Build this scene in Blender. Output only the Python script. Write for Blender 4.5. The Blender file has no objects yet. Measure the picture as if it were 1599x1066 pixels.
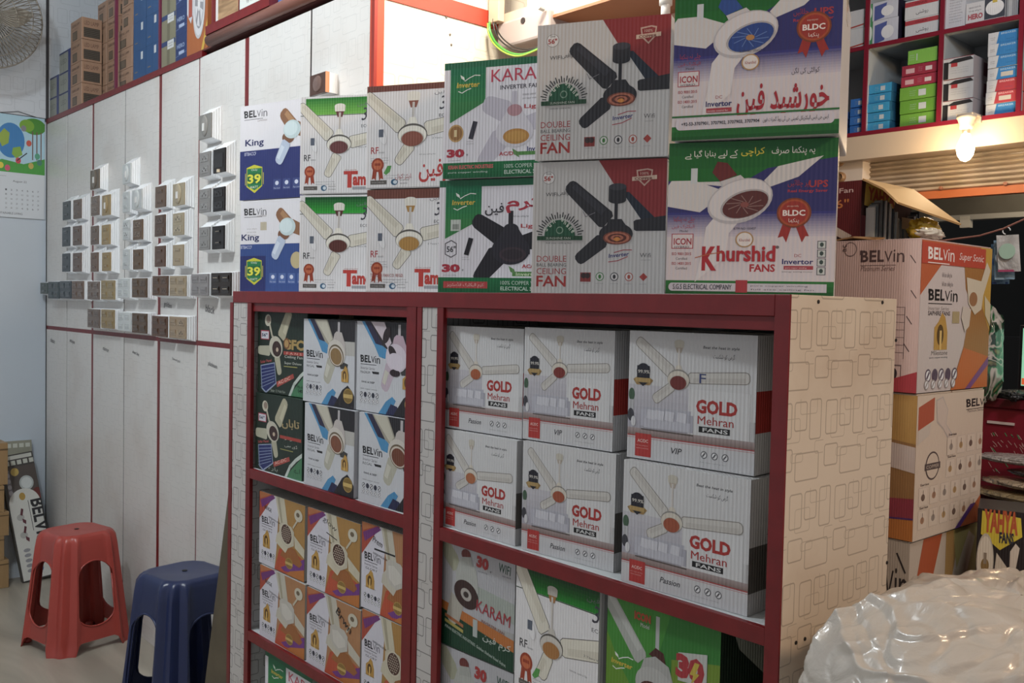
import bpy, bmesh, math, random, unicodedata
from mathutils import Vector, Matrix
random.seed(7)
S = bpy.context.scene
COL = S.collection
PI = math.pi
# ---------------------------------------------------------------- camera
F_PX, H_CAM = 1475.33, 1.39
yaw, pitch, roll = 0.841203, 0.0375572, -0.0213624
fwd = Vector((-math.sin(yaw)*math.cos(pitch), math.cos(yaw)*math.cos(pitch), -math.sin(pitch)))
rt = Vector((math.cos(yaw), math.sin(yaw), 0)); dn = fwd.cross(rt)
r2 = math.cos(roll)*rt + math.sin(roll)*dn; d2 = -math.sin(roll)*rt + math.cos(roll)*dn
EYE = Vector((0, 0, H_CAM))
cd = bpy.data.cameras.new('camera'); cam = bpy.data.objects.new('camera', cd); COL.objects.link(cam)
cd.sensor_width = 36; cd.lens = F_PX/1599*36; cd.clip_start = .02
u_ = -d2; b_ = -fwd
cam.matrix_world = Matrix(((r2.x, u_.x, b_.x, EYE.x), (r2.y, u_.y, b_.y, EYE.y), (r2.z, u_.z, b_.z, EYE.z), (0, 0, 0, 1)))
S.camera = cam
def ray(x, y): return r2*((x-800)/F_PX) + d2*((y-533)/F_PX) + fwd
def onX(x, y, X): d = ray(x, y); return EYE + d*(X/d.x)
def onY(x, y, Y): d = ray(x, y); return EYE + d*(Y/d.y)
def onZ(x, y, Z): d = ray(x, y); return EYE + d*((Z-H_CAM)/d.z)
# ---------------------------------------------------------------- world and lights
w = bpy.data.worlds.new('world'); S.world = w; w.use_nodes = True
w.node_tree.nodes['Background'].inputs[0].default_value = (.95, .96, 1, 1)
w.node_tree.nodes['Background'].inputs[1].default_value = .46
S.view_settings.view_transform = 'Standard'; S.view_settings.look = 'None'
S.view_settings.exposure = 0.0; S.view_settings.gamma = 1; S.view_settings.use_curve_mapping = False
def area(n, loc, tgt, size, power, col):
    l = bpy.data.lights.new(n, 'AREA'); l.size = size; l.energy = power; l.color = col
    o = bpy.data.objects.new(n, l); COL.objects.link(o); o.location = loc
    o.rotation_euler = (Vector(tgt)-Vector(loc)).to_track_quat('-Z', 'Y').to_euler(); return o
l = bpy.data.lights.new('ceiling_bulb_light', 'POINT'); l.energy = 90; l.color = (.90, .96, 1); l.shadow_soft_size = .10
o = bpy.data.objects.new('ceiling_bulb_light', l); COL.objects.link(o); o.location = (-2.6, .1, 2.92)
area('corner_lamp_light', (-1.72, 1.50, 2.62), (-2.2, 1.5, 2.0), .18, 17, (1, .93, .80))
area('warm_lamp_light', (1.2, 1.2, 2.7), (-.7, 1.6, 1.1), .3, 25, (1, .70, .46))
area('shop_front_light', (-.3, 2.0, 2.9), (-1.0, 3.6, 2.3), .3, 20, (.95, .96, 1))
# ---------------------------------------------------------------- materials
MATS = {}
def lin(h):
    if isinstance(h, str):
        v = [int(h[i:i+2], 16)/255 for i in (0, 2, 4)]
        return tuple(c/12.92 if c <= .04045 else ((c+.055)/1.055)**2.4 for c in v) + (1,)
    return tuple(h) + (1,)
def new_mat(n):
    m = bpy.data.materials.new(n); m.use_nodes = True
    return m, m.node_tree.nodes, m.node_tree.links, m.node_tree.nodes['Principled BSDF']
def mat(c, rough=.5, metal=0, emis=0, noise=0, nscale=40, bump=0, trans=0, kind='', spec=.5):
    k = (c, rough, metal, emis, noise, nscale, bump, trans, kind, spec)
    if k in MATS: return MATS[k]
    m, N, L, B = new_mat('paint_' + (c if isinstance(c, str) else 'mix') + (('_' + kind) if kind else ''))
    B.inputs['Base Color'].default_value = lin(c); B.inputs['Roughness'].default_value = rough
    B.inputs['Metallic'].default_value = metal; B.inputs['Specular IOR Level'].default_value = spec
    if emis:
        B.inputs['Emission Color'].default_value = lin(c); B.inputs['Emission Strength'].default_value = emis
    if trans: B.inputs['Transmission Weight'].default_value = trans
    tc = N.new('ShaderNodeTexCoord')
    if noise or bump:
        nz = N.new('ShaderNodeTexNoise'); nz.inputs['Scale'].default_value = nscale; nz.inputs['Detail'].default_value = 5
        L.new(tc.outputs['Object'], nz.inputs['Vector'])
        if noise:
            mx = N.new('ShaderNodeMix'); mx.data_type = 'RGBA'; mx.blend_type = 'MULTIPLY'; mx.inputs[0].default_value = noise
            mx.inputs[6].default_value = lin(c)
            cr = N.new('ShaderNodeValToRGB'); cr.color_ramp.elements[0].position = .3; cr.color_ramp.elements[1].position = .65
            cr.color_ramp.elements[0].color = (.35, .33, .3, 1)
            L.new(nz.outputs['Fac'], cr.inputs[0]); L.new(cr.outputs[0], mx.inputs[7]); L.new(mx.outputs[2], B.inputs['Base Color'])
        if bump:
            bp = N.new('ShaderNodeBump'); bp.inputs['Strength'].default_value = bump; bp.inputs['Distance'].default_value = .004
            L.new(nz.outputs['Fac'], bp.inputs['Height']); L.new(bp.outputs[0], B.inputs['Normal'])
    if kind in ('board', 'ribbed'):      # corrugated board: fine upright flutes
        wv = N.new('ShaderNodeTexWave'); wv.wave_type = 'BANDS'; wv.bands_direction = 'DIAGONAL' if kind == 'board' else 'Y'
        wv.inputs['Scale'].default_value = 95 if kind == 'board' else 60; wv.inputs['Distortion'].default_value = .6 if kind == 'board' else 0
        wv.inputs['Detail'].default_value = 0 if kind != 'board' else 1
        mp = N.new('ShaderNodeMapping'); mp.inputs['Scale'].default_value = (1, 1, 0)
        L.new(tc.outputs['Object'], mp.inputs[0]); L.new(mp.outputs[0], wv.inputs['Vector'])
        n2 = N.new('ShaderNodeTexNoise'); n2.inputs['Scale'].default_value = 9; L.new(tc.outputs['Object'], n2.inputs['Vector'])
        ad = N.new('ShaderNodeMath'); ad.operation = 'MULTIPLY_ADD'; ad.inputs[1].default_value = 3.0
        L.new(n2.outputs['Fac'], ad.inputs[0]); L.new(wv.outputs['Fac'], ad.inputs[2])
        bp = N.new('ShaderNodeBump'); bp.inputs['Strength'].default_value = .5; bp.inputs['Distance'].default_value = .0007
        L.new(ad.outputs[0], bp.inputs['Height']); L.new(bp.outputs[0], B.inputs['Normal'])
    MATS[k] = m; return m
def pr(c, rough=.42):
    if isinstance(c, str):      # inks greyed and lifted a little: gloss haze put into their colour
        v = [int(c[i:i+2], 16) for i in (0, 2, 4)]; g = sum(v)/3
        v = [min(255, max(0, (x*.86+g*.14)*1.0+4)) for x in v]; c = '%02X%02X%02X' % tuple(int(x) for x in v)
    return mat(c, rough, kind='board', spec=.4)
def laminate(n, base, line, amount, scale, axes, dirt=.25, rough=.35, tint=None):
    """white laminate printed with interlaced rounded rectangles; axes = which object axes carry the print"""
    m, N, L, B = new_mat(n)
    tc = N.new('ShaderNodeTexCoord'); sp = N.new('ShaderNodeSeparateXYZ'); L.new(tc.outputs['Object'], sp.inputs[0])
    def mth(op, a, b=None):
        q = N.new('ShaderNodeMath'); q.operation = op
        for i, v in enumerate((a, b)):
            if v is None: continue
            if isinstance(v, (int, float)): q.inputs[i].default_value = v
            else: L.new(v, q.inputs[i])
        return q.outputs[0]
    U = mth('MULTIPLY', sp.outputs[axes[0]], 1/(.12*scale)); V = mth('MULTIPLY', sp.outputs[axes[1]], 1/(.127*scale))
    row = mth('FLOOR', V); U2 = mth('ADD', U, mth('MULTIPLY', row, .27))
    fu = mth('MULTIPLY', mth('FRACT', U2), .94); fv = mth('FRACT', V)
    cb = N.new('ShaderNodeCombineXYZ'); L.new(fu, cb.inputs[0]); L.new(fv, cb.inputs[1])
    rects = [(.16, .77, .12, .19), (.46, .81, .12, .155), (.76, .765, .115, .22), (.17, .34, .14, .12), (.61, .25, .235, .15), (.30, .66, .15, .13), (.62, .93, .17, .10), (.40, .36, .12, .05), (.86, .45, .10, .07)]
    best = None
    for i, (cx, cy, hx, hy) in enumerate(rects):
        def vm(op, a, b=None):
            q = N.new('ShaderNodeVectorMath'); q.operation = op; L.new(a, q.inputs[0])
            if b is not None: q.inputs[1].default_value = b
            return q
        r = .035
        q = vm('SUBTRACT', cb.outputs[0], (cx, cy, 0)); q = vm('ABSOLUTE', q.outputs[0]); q = vm('SUBTRACT', q.outputs[0], (hx-r, hy-r, 1)); q = vm('MAXIMUM', q.outputs[0], (0, 0, 0))
        q = vm('LENGTH', q.outputs[0]); d = mth('ABSOLUTE', mth('SUBTRACT', q.outputs['Value'], r))
        if i >= 5: d = mth('ADD', d, .004)
        best = d if best is None else mth('MINIMUM', best, d)
    mr = N.new('ShaderNodeMapRange'); mr.inputs[1].default_value = .004; mr.inputs[2].default_value = .011; mr.inputs[3].default_value = amount; mr.inputs[4].default_value = 0
    L.new(best, mr.inputs[0])
    mx = N.new('ShaderNodeMix'); mx.data_type = 'RGBA'; mx.inputs[6].default_value = lin(base); mx.inputs[7].default_value = lin(line); L.new(mr.outputs[0], mx.inputs[0])
    nz = N.new('ShaderNodeTexNoise'); nz.inputs['Scale'].default_value = 5; nz.inputs['Detail'].default_value = 6; L.new(tc.outputs['Object'], nz.inputs['Vector'])
    cr = N.new('ShaderNodeValToRGB'); cr.color_ramp.elements[0].position = .32; cr.color_ramp.elements[1].position = .5; cr.color_ramp.elements[0].color = (.62, .5, .42, 1)
    L.new(nz.outputs['Fac'], cr.inputs[0])
    m2 = N.new('ShaderNodeMix'); m2.data_type = 'RGBA'; m2.blend_type = 'MULTIPLY'; m2.inputs[0].default_value = dirt
    L.new(mx.outputs[2], m2.inputs[6]); L.new(cr.outputs[0], m2.inputs[7]); L.new(m2.outputs[2], B.inputs['Base Color'])
    B.inputs['Roughness'].default_value = rough
    return m
LAM_WALL = laminate('laminate_wall', 'D2D0CD', 'ACACAA', .34, 1.2, (0, 2), .18)
LAM_SIDE = laminate('laminate_side', 'D2C6B6', '857A6E', .6, 1.0, (1, 2), .3)
LAM_FACE = laminate('laminate_face', 'B9B5B2', '4A4644', .8, 1.0, (0, 2), .2)
LAM_IN = laminate('laminate_inner', 'C4C4C4', '6A6866', .8, 1.0, (1, 2), .2)
LAM_SIDEWALL = laminate('laminate_side_wall', 'C9CFD6', 'A4ACB4', .45, 1.5, (1, 2), .12)
RED = mat('721519', .38, noise=.3, nscale=30, bump=.15)
WHITE = mat('D8D8D6', .5)
# ---------------------------------------------------------------- mesh helpers
class MB:
    def __init__(s): s.v = []; s.f = []; s.m = []; s.mats = []; s.mi = {}; s.smooth = False
    def mat(s, m):
        if m.name not in s.mi: s.mi[m.name] = len(s.mats); s.mats.append(m)
        return s.mi[m.name]
    def add(s, vs, fs, m):
        b = len(s.v); i = s.mat(m); s.v += [tuple(v) for v in vs]
        for f in fs: s.f.append([b+k for k in f]); s.m.append(i)
    def box(s, a, b, m):
        x0, y0, z0 = a; x1, y1, z1 = b
        s.add([(x0, y0, z0), (x1, y0, z0), (x1, y1, z0), (x0, y1, z0), (x0, y0, z1), (x1, y0, z1), (x1, y1, z1), (x0, y1, z1)],
              [(0, 3, 2, 1), (4, 5, 6, 7), (0, 1, 5, 4), (1, 2, 6, 5), (2, 3, 7, 6), (3, 0, 4, 7)], m)
    def tube(s, pts, r, m, n=8, closed=False):
        pts = [Vector(p) for p in pts]; k = len(pts); vs = []
        rr = r if isinstance(r, (list, tuple)) else [r]*k
        for i, p in enumerate(pts):
            t = (pts[min(i+1, k-1)] - pts[max(i-1, 0)]).normalized()
            a = t.cross(Vector((0, 0, 1)) if abs(t.z) < .9 else Vector((1, 0, 0))).normalized(); b = t.cross(a)
            vs += [p + (a*math.cos(2*PI*j/n) + b*math.sin(2*PI*j/n))*rr[i] for j in range(n)]
        fs = [(i*n+j, i*n+(j+1) % n, (i+1)*n+(j+1) % n, (i+1)*n+j) for i in range(k-1) for j in range(n)]
        fs += [tuple(range(n))[::-1], tuple((k-1)*n+j for j in range(n))]
        s.add(vs, fs, m)
    def lathe(s, prof, m, c=(0, 0, 0), n=24):
        vs = []; 
        for r, z in prof: vs += [(c[0]+r*math.cos(2*PI*j/n), c[1]+r*math.sin(2*PI*j/n), c[2]+z) for j in range(n)]
        fs = [(i*n+j, i*n+(j+1) % n, (i+1)*n+(j+1) % n, (i+1)*n+j) for i in range(len(prof)-1) for j in range(n)]
        fs += [tuple(range(n))[::-1], tuple((len(prof)-1)*n+j for j in range(n))]
        s.add(vs, fs, m)
    def mesh(s, name):
        me = bpy.data.meshes.new(name); me.from_pydata(s.v, [], s.f)
        for m in s.mats: me.materials.append(m)
        me.polygons.foreach_set('material_index', s.m)
        if s.smooth: me.polygons.foreach_set('use_smooth', [True]*len(me.polygons))
        me.update(); return me
    def build(s, name, parent=None, loc=None, bevel=0, rot=0):
        return put(name, s.mesh(name), parent, loc, bevel, rot)
def put(name, me, parent=None, loc=None, bevel=0, rot=0):
    o = bpy.data.objects.new(name, me); COL.objects.link(o)
    if parent: o.parent = parent
    if loc is not None: o.location = loc
    if rot: o.rotation_euler = (0, 0, rot)
    if bevel:
        b = o.modifiers.new('bevel', 'BEVEL'); b.width = bevel; b.segments = 2; b.limit_method = 'ANGLE'
    return o
def tag(o, label=None, cat=None, group=None, kind=None):
    for k, v in (('label', label), ('category', cat), ('group', group), ('kind', kind)):
        if v: o[k] = v
    return o
def root(name, loc, rz, label, cat, group=None):
    o = bpy.data.objects.new(name, None); COL.objects.link(o); o.location = loc; o.rotation_euler = (0, 0, rz)
    o.empty_display_size = .05; return tag(o, label, cat, group)
def structure(name, mb, parent=None, **k):
    o = mb.build(name, parent, **k)
    if not parent: o['kind'] = 'structure'
    return o
def mbox(a, b, m): q = MB(); q.box(a, b, m); return q
# ---------------------------------------------------------------- lettering
FORMS = {}
for cp in list(range(0xFB50, 0xFC00)) + list(range(0xFE80, 0xFEFD)):
    d = unicodedata.decomposition(chr(cp)).split()
    if len(d) == 2 and d[0] in ('<isolated>', '<final>', '<initial>', '<medial>'):
        FORMS.setdefault(chr(int(d[1], 16)), {})[d[0][1:-1]] = chr(cp)
def urdu(s):
    out = []
    for word in s.split(' '):
        L = list(word); r = []
        for i, c in enumerate(L):
            f = FORMS.get(c, {})
            prev = i > 0 and 'initial' in FORMS.get(L[i-1], {}); nxt = i < len(L)-1 and 'initial' in f and 'final' in FORMS.get(L[i+1], {})
            k = 'medial' if prev and nxt else 'final' if prev else 'initial' if nxt else 'isolated'
            r.append(f.get(k, c))
        out.append(''.join(reversed(r)))
    return ' '.join(reversed(out))
_T = {}
def glyphs(s, bold):
    k = (s, bold)
    if k in _T: return _T[k]
    c = bpy.data.curves.new('t', 'FONT'); c.body = s; c.resolution_u = 2; c.offset = bold
    o = bpy.data.objects.new('t', c); COL.objects.link(o)
    dg = bpy.context.evaluated_depsgraph_get(); me = o.evaluated_get(dg).to_mesh()
    v = [(p.co.x, p.co.y) for p in me.vertices]; f = [tuple(p.vertices) for p in me.polygons]
    if v:
        x0 = min(p[0] for p in v); x1 = max(p[0] for p in v); y0 = min(p[1] for p in v); y1 = max(p[1] for p in v)
        v = [((p[0]-x0), (p[1]-y0)) for p in v]; r = (v, f, x1-x0, y1-y0)
    else: r = ([], [], 1, 1)
    bpy.data.objects.remove(o); bpy.data.curves.remove(c)
    _T[k] = r; return r
def clip(pts, W, H):
    for ax, lim, sg in ((0, 0, 1), (0, W, -1), (1, 0, 1), (1, H, -1)):
        out = []
        for i in range(len(pts)):
            a, b = pts[i-1], pts[i]; da = sg*(a[ax]-lim); db = sg*(b[ax]-lim)
            if (da >= 0) != (db >= 0):
                t = da/(da-db); out.append((a[0]+(b[0]-a[0])*t, a[1]+(b[1]-a[1])*t))
            if db >= 0: out.append(b)
        pts = out
        if len(pts) < 3: return []
    return pts
class Art:
    """flat print on one face of a box: u to the right, v downwards, both in percent"""
    def __init__(s, W, H, wart=None, part='printed_panel'):
        s.W = W; s.H = H; s.w = wart or W; s.items = []; s.boxes = []; s.part = part
    def T(s, u, v): return (u/100*s.w, s.H*(1-v/100))
    def emit(s, polys, c, part=None):
        ps = []
        for p in polys:
            q = p if all(0 <= a[0] <= s.W and 0 <= a[1] <= s.H for a in p) else clip(p, s.W, s.H)
            if len(q) >= 3: ps.append(q)
        if not ps: return
        xs = [a[0] for p in ps for a in p]; ys = [a[1] for p in ps for a in p]
        bb = (min(xs), max(xs), min(ys), max(ys)); lv = 1
        for b, l in s.boxes:
            if b[0] < bb[1] and b[1] > bb[0] and b[2] < bb[3] and b[3] > bb[2]: lv = max(lv, l+1)
        s.boxes.append((bb, lv)); s.items.append((ps, c, part or s.part, lv))
    def rect(s, x0, y0, x1, y1, c, part=None): s.emit([[s.T(x0, y1), s.T(x1, y1), s.T(x1, y0), s.T(x0, y0)]], c, part)
    def poly(s, pts, c, part=None): s.emit([[s.T(*p) for p in pts]], c, part)
    def grad(s, x0, y0, x1, y1, c0, c1, n=8, part=None):
        a = lin(c0); b = lin(c1)
        for i in range(n):
            t = i/(n-1); c = tuple(round(a[k]*(1-t)+b[k]*t, 4) for k in range(3))
            s.rect(x0, y0+(y1-y0)*i/n, x1, y0+(y1-y0)*(i+1)/n, c, part)
    def ell(s, cx, cy, rx, ry, c, rot=0, part=None, n=28, a0=0, a1=360):
        X, Y = s.T(cx, cy); rx = rx/100*s.w; ry = ry/100*s.H; cr, sr = math.cos(math.radians(rot)), math.sin(math.radians(rot))
        pts = []
        full = a1-a0 >= 360
        for i in range(n if full else n+1):
            a = math.radians(a0+(a1-a0)*i/n); x, y = rx*math.cos(a), ry*math.sin(a); pts.append((X+x*cr-y*sr, Y+x*sr+y*cr))
        s.emit([pts], c, part)
    def line(s, pts, wd, c, part=None):
        P = [Vector(s.T(*p)) for p in pts]; w = wd/100*s.w/2; polys = []
        for a, b in zip(P, P[1:]):
            t = (b-a); 
            if t.length < 1e-6: continue
            t.normalize(); n = Vector((-t.y, t.x))*w; a2 = a-t*w*.5; b2 = b+t*w*.5
            polys.append([tuple(a2-n), tuple(b2-n), tuple(b2+n), tuple(a2+n)])
        s.emit(polys, c, part)
    def blade(s, x0, y0, x1, y1, w0, w1, c, edge='5A5650', ew=.8, part='fan_picture', sh=None):
        a = Vector(s.T(x0, y0)); b = Vector(s.T(x1, y1)); t = (b-a).normalized(); n = Vector((-t.y, t.x)); k = s.w/100
        def outl(e):
            h0 = (w0/2+e)*k; h1 = (w1/2+e)*k; r = h1*.75; bb = b+t*e*k; aa = a-t*e*k
            pts = [aa-n*h0*.75, aa+t*h0*.4-n*h0, bb-t*r-n*h1, bb-t*r*.35-n*h1*.82, bb-n*h1*.4, bb+n*h1*.4, bb-t*r*.35+n*h1*.82, bb-t*r+n*h1, aa+t*h0*.4+n*h0, aa+n*h0*.75]
            return [tuple(p) for p in pts]
        if edge: s.emit([outl(ew)], edge, part)
        s.emit([outl(0)], c, part)
        if sh:
            h0 = w0*.5*k; h1 = w1*.5*k
            s.emit([[tuple(a+t*h0), tuple(b-t*h1*.8), tuple(b-t*h1*.8-n*h1*.8), tuple(a+t*h0-n*h0*.8)]], sh, part)
    def txt(s, t, x, y, h, c, w=None, bold=.0, shear=0, rot=0, part='lettering', ur=False):
        """x, y: lower left corner of the lettering; h its height, w its width"""
        twice = bold > 0 and any(ch in 'MW' for ch in t)
        if twice: s.txt(t, x+bold*.35*h, y, h, c, w, 0, shear, rot, part); bold = 0
        if ur: bold *= .6
        v, f, tw, th = glyphs(urdu(t) if ur else t, bold)
        if not v: return
        X, Y = s.T(x, y); sy = h/100*s.H/th; sx = (w/100*s.w/tw) if w else sy*.92
        cr, sr = math.cos(math.radians(rot)), math.sin(math.radians(rot)); q = []
        for px, py in v:
            a = px*sx+py*sy*shear; b = py*sy; q.append((X+a*cr-b*sr, Y+a*sr+b*cr))
        s.emit([[q[i] for i in k] for k in f], c, part)
    def small(s, x, y, w, h, c='555560', rows=1, gap=1.6):
        for i in range(rows):
            s.txt(random.choice(['energy saving motor', 'remote control fan', 'full size ceiling fan', 'pure copper winding']), x, y+i*(h+gap), h, c, w=w*random.uniform(.8, 1))
    def icons(s, x, y, n, dx, r, c='444450', filled=False):
        for i in range(n):
            k = s.w/s.H; s.ell(x+i*dx, y, r, r*k, c, part='pictogram')
            if not (filled and i % 2): s.ell(x+i*dx, y, r*.75, r*k*.75, 'DADADC', part='pictogram')
            s.line([(x+i*dx-r*.4, y+r*k*.4), (x+i*dx+r*.3, y-r*k*.45)], r*.4, c, part='pictogram')
    def rosette(s, x, y, r, c='A03A22', c2='C8643C'):
        k = s.w/s.H
        s.poly([(x-r*.7, y+r*k*.4), (x-r*.1, y+r*k*.7), (x-r*.3, y+r*k*2.3), (x-r*.55, y+r*k*1.9), (x-r*.95, y+r*k*2.1)], c, 'award_rosette')
        s.poly([(x+r*.7, y+r*k*.4), (x+r*.1, y+r*k*.7), (x+r*.3, y+r*k*2.3), (x+r*.55, y+r*k*1.9), (x+r*.95, y+r*k*2.1)], c, 'award_rosette')
        s.ell(x, y, r, r*k, c, part='award_rosette'); s.ell(x, y, r*.72, r*k*.72, c2, part='award_rosette')
        s.rect(x-r*.5, y-r*k*.25, x+r*.5, y+r*k*.1, c, 'award_rosette')
    def build(s, parent, place, only=None, eps=.00012):
        parts = {}
        for ps, c, part, lv in s.items:
            mb = parts.setdefault(part, MB()); m = c if isinstance(c, bpy.types.Material) else pr(c)
            for p in ps: mb.add([place(x, y, lv*eps) for x, y in p], [tuple(range(len(p)))], m)
        for part, mb in parts.items():
            o = mb.build(part, parent)
def front(ox=0): return lambda x, y, e: (x+ox, -e, y)
def right(w): return lambda x, y, e: (w+e, x, y)
# ---------------------------------------------------------------- printed designs (lettering and pictures are flat print)
CREAM, CREAMD = 'D6D0C0', 'CAC3B2'
def fan_std(a, cx, cy, R, hub, ry=.62, body='E4DFD2', rod=(0, -38), cup='DDD8CC', cupc='7A3A30', blades=(), edge='5A5650', hub2=None, bc=CREAM, shd=CREAMD):
    """a ceiling fan seen from below: cup, rod, motor with a coloured hub, and its blades; R in percent of the width"""
    k = a.w/a.H; P = 'fan_picture'
    for b in blades: a.blade(*b, bc, edge, .6, sh=shd)
    rx, ryy = cx+rod[0], cy+rod[1]
    a.poly([(rx-R*.42, ryy+1), (rx+R*.42, ryy+1), (rx+R*.46, ryy-R*k*.32), (rx-R*.46, ryy-R*k*.32)], cup, P); a.ell(rx, ryy-R*k*.32, R*.46, R*k*.2, cup, part=P)
    a.poly([(rx-R*.35, ryy+1), (rx+R*.35, ryy+1), (rx+R*.2, ryy+R*k*.5), (rx-R*.2, ryy+R*k*.5)], cupc, P)
    a.line([(rx, ryy+R*k*.2), (cx, cy-R*k*.9)], R*.17, 'C2BCB4', P)
    a.poly([(cx-R*.2, cy-R*k*1.25), (cx+R*.2, cy-R*k*1.25), (cx+R*.6, cy-R*k*.3), (cx-R*.6, cy-R*k*.3)], body, P)
    a.ell(cx, cy-R*k*.15, R*1.04, R*k*(ry+.08), edge or body, part=P); a.ell(cx, cy-R*k*.1, R, R*k*ry, body, part=P)
    a.ell(cx, cy+R*k*.1, R*.82, R*k*ry*.8, 'B9B2A6', part=P); a.ell(cx, cy+R*k*.12, R*.76, R*k*ry*.76, hub, part=P)
    if hub2:
        for t in range(0, 360, 40): a.line([(cx+R*.15*math.cos(t), cy+R*k*.12+R*k*.1*math.sin(t)), (cx+R*.6*math.cos(t+.4), cy+R*k*.12+R*k*ry*.6*math.sin(t+.4))], R*.06, hub2, P)
        a.ell(cx, cy+R*k*.12, R*.16, R*k*ry*.18, hub2, part=P)
def belvin(a, x, y, w, h, c='1E1E20', c2=None, under=True, part='lettering'):
    W = w/6.2
    a.txt('B', x, y, h, c, w=W*1.1, bold=.03, part=part); a.rect(x-W*.1, y-h, x+W*.25, y-h*.62, c, part)
    a.txt('E', x+W*1.25, y, h, c, w=W, bold=.03, part=part); a.txt('L', x+W*2.4, y, h, c, w=W*.9, bold=.03, part=part)
    c2 = c2 or c
    a.txt('V', x+W*3.35, y, h*.9, c2, w=W*1.1, bold=0, part=part); a.txt('i', x+W*4.6, y, h, c2, w=W*.25, bold=0, part=part); a.txt('n', x+W*5.1, y+h*.05, h*.78, c2, w=W*1.0, bold=0, part=part)
    if under: a.line([(x, y+h*.28), (x+w*.8, y+h*.28)], h*.07, c, part)
def medal(a, x, y, r):
    k = a.w/a.H
    a.poly([(x-r, y+r*k), (x-r, y-r*k*.5), (x-r*.4, y-r*k*.9), (x+r*.1, y-r*k*1.5), (x+r*.6, y-r*k*1.2), (x+r, y-r*k*.2), (x+r, y+r*k)], 'B98A3A', 'award_badge')
    a.ell(x-r*.1, y, r*.5, r*k*.7, '5A3A16', part='award_badge'); a.rect(x-r*.2, y-r*k*.3, x+r*.1, y+r*k, 'D8B060', 'award_badge')
def d_king(a, lower=False):
    a.rect(0, 0, 150, 48, 'D6D3D8'); a.rect(0, 48, 150, 100, '262F6E' if not lower else '2C4788')
    belvin(a, 7, 13 if not lower else 16, 40, 7.5, '2A2A2C', '68686C'); a.txt('Luminous', 30, 18, 2.5, '9A8E8E', w=16, shear=.3)
    dx = -7 if lower else 0
    a.txt('King', 9+dx, 45 if not lower else 46, 9, '232A5E', w=32, bold=.02)
    a.txt('BTBACCF', 8+dx, 53, 3.5, 'C8CCE0', w=20)
    P = 'fan_picture'; dy = 2 if lower else 0; dx = -5 if lower else 0
    a.blade(92+dx, 30, 71+dx, 10+dy, 18, 15, '8A5E40', None, part=P, sh='A87C54'); a.blade(92+dx, 28, 118+dx, 36, 16, 14, '8A5E40', None, part=P)
    a.ell(82+dx, 38, 10, 6, '7A5038', part=P); a.ell(88+dx, 30, 14, 9.6, 'B9CBCE', part=P); a.ell(86+dx, 29, 11, 7.4, 'C8D8DA', part=P)
    a.blade(80+dx, 42, 65+dx, 64, 15, 13, 'AEBBD0', None, part=P, sh='C6D0DE')
    if lower:
        a.rect(0, 61, 46, 100, '222A66'); a.small(12, 32, 18, 1.6, 'A09896', 3, 2); a.rect(36, 24, 47, 33, 'B8AC94', 'sticker'); a.ell(99, 66, 10, 9, 'B8A87A', part=P)
    P = 'energy_badge'
    a.poly([(12, 66), (25, 63), (39, 66), (39, 86), (26, 93), (12, 86)], 'C8C32E', P); a.poly([(13, 67), (38, 67), (38, 85), (26, 90), (13, 85)], '1E7A46', P)
    a.rect(14, 72, 37, 83, '1A6438', P); a.txt('39', 14, 83, 10, 'E3DC3C', w=23, bold=.03, part=P); a.txt('Only', 20, 70, 2.6, 'D8E0D0', w=11, part=P); a.txt('WATT', 18, 88, 2.6, 'E8E8D8', w=14, part=P)
    a.line([(10, 72), (10, 84)], 1, 'C8C32E', P); a.line([(41, 72), (41, 84)], 1, 'C8C32E', P)
    for i in range(4):
        x = 64+dx+i*16; a.rect(x-6, 80, x+6, 91, '3A4680' if not lower else '46609C', 'pictogram'); a.ell(x, 84, 3, 2.2, 'C8CEE0', part='pictogram'); a.txt('Fan icon', x-5, 90, 1.6, 'B8C0D8', w=10)
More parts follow.
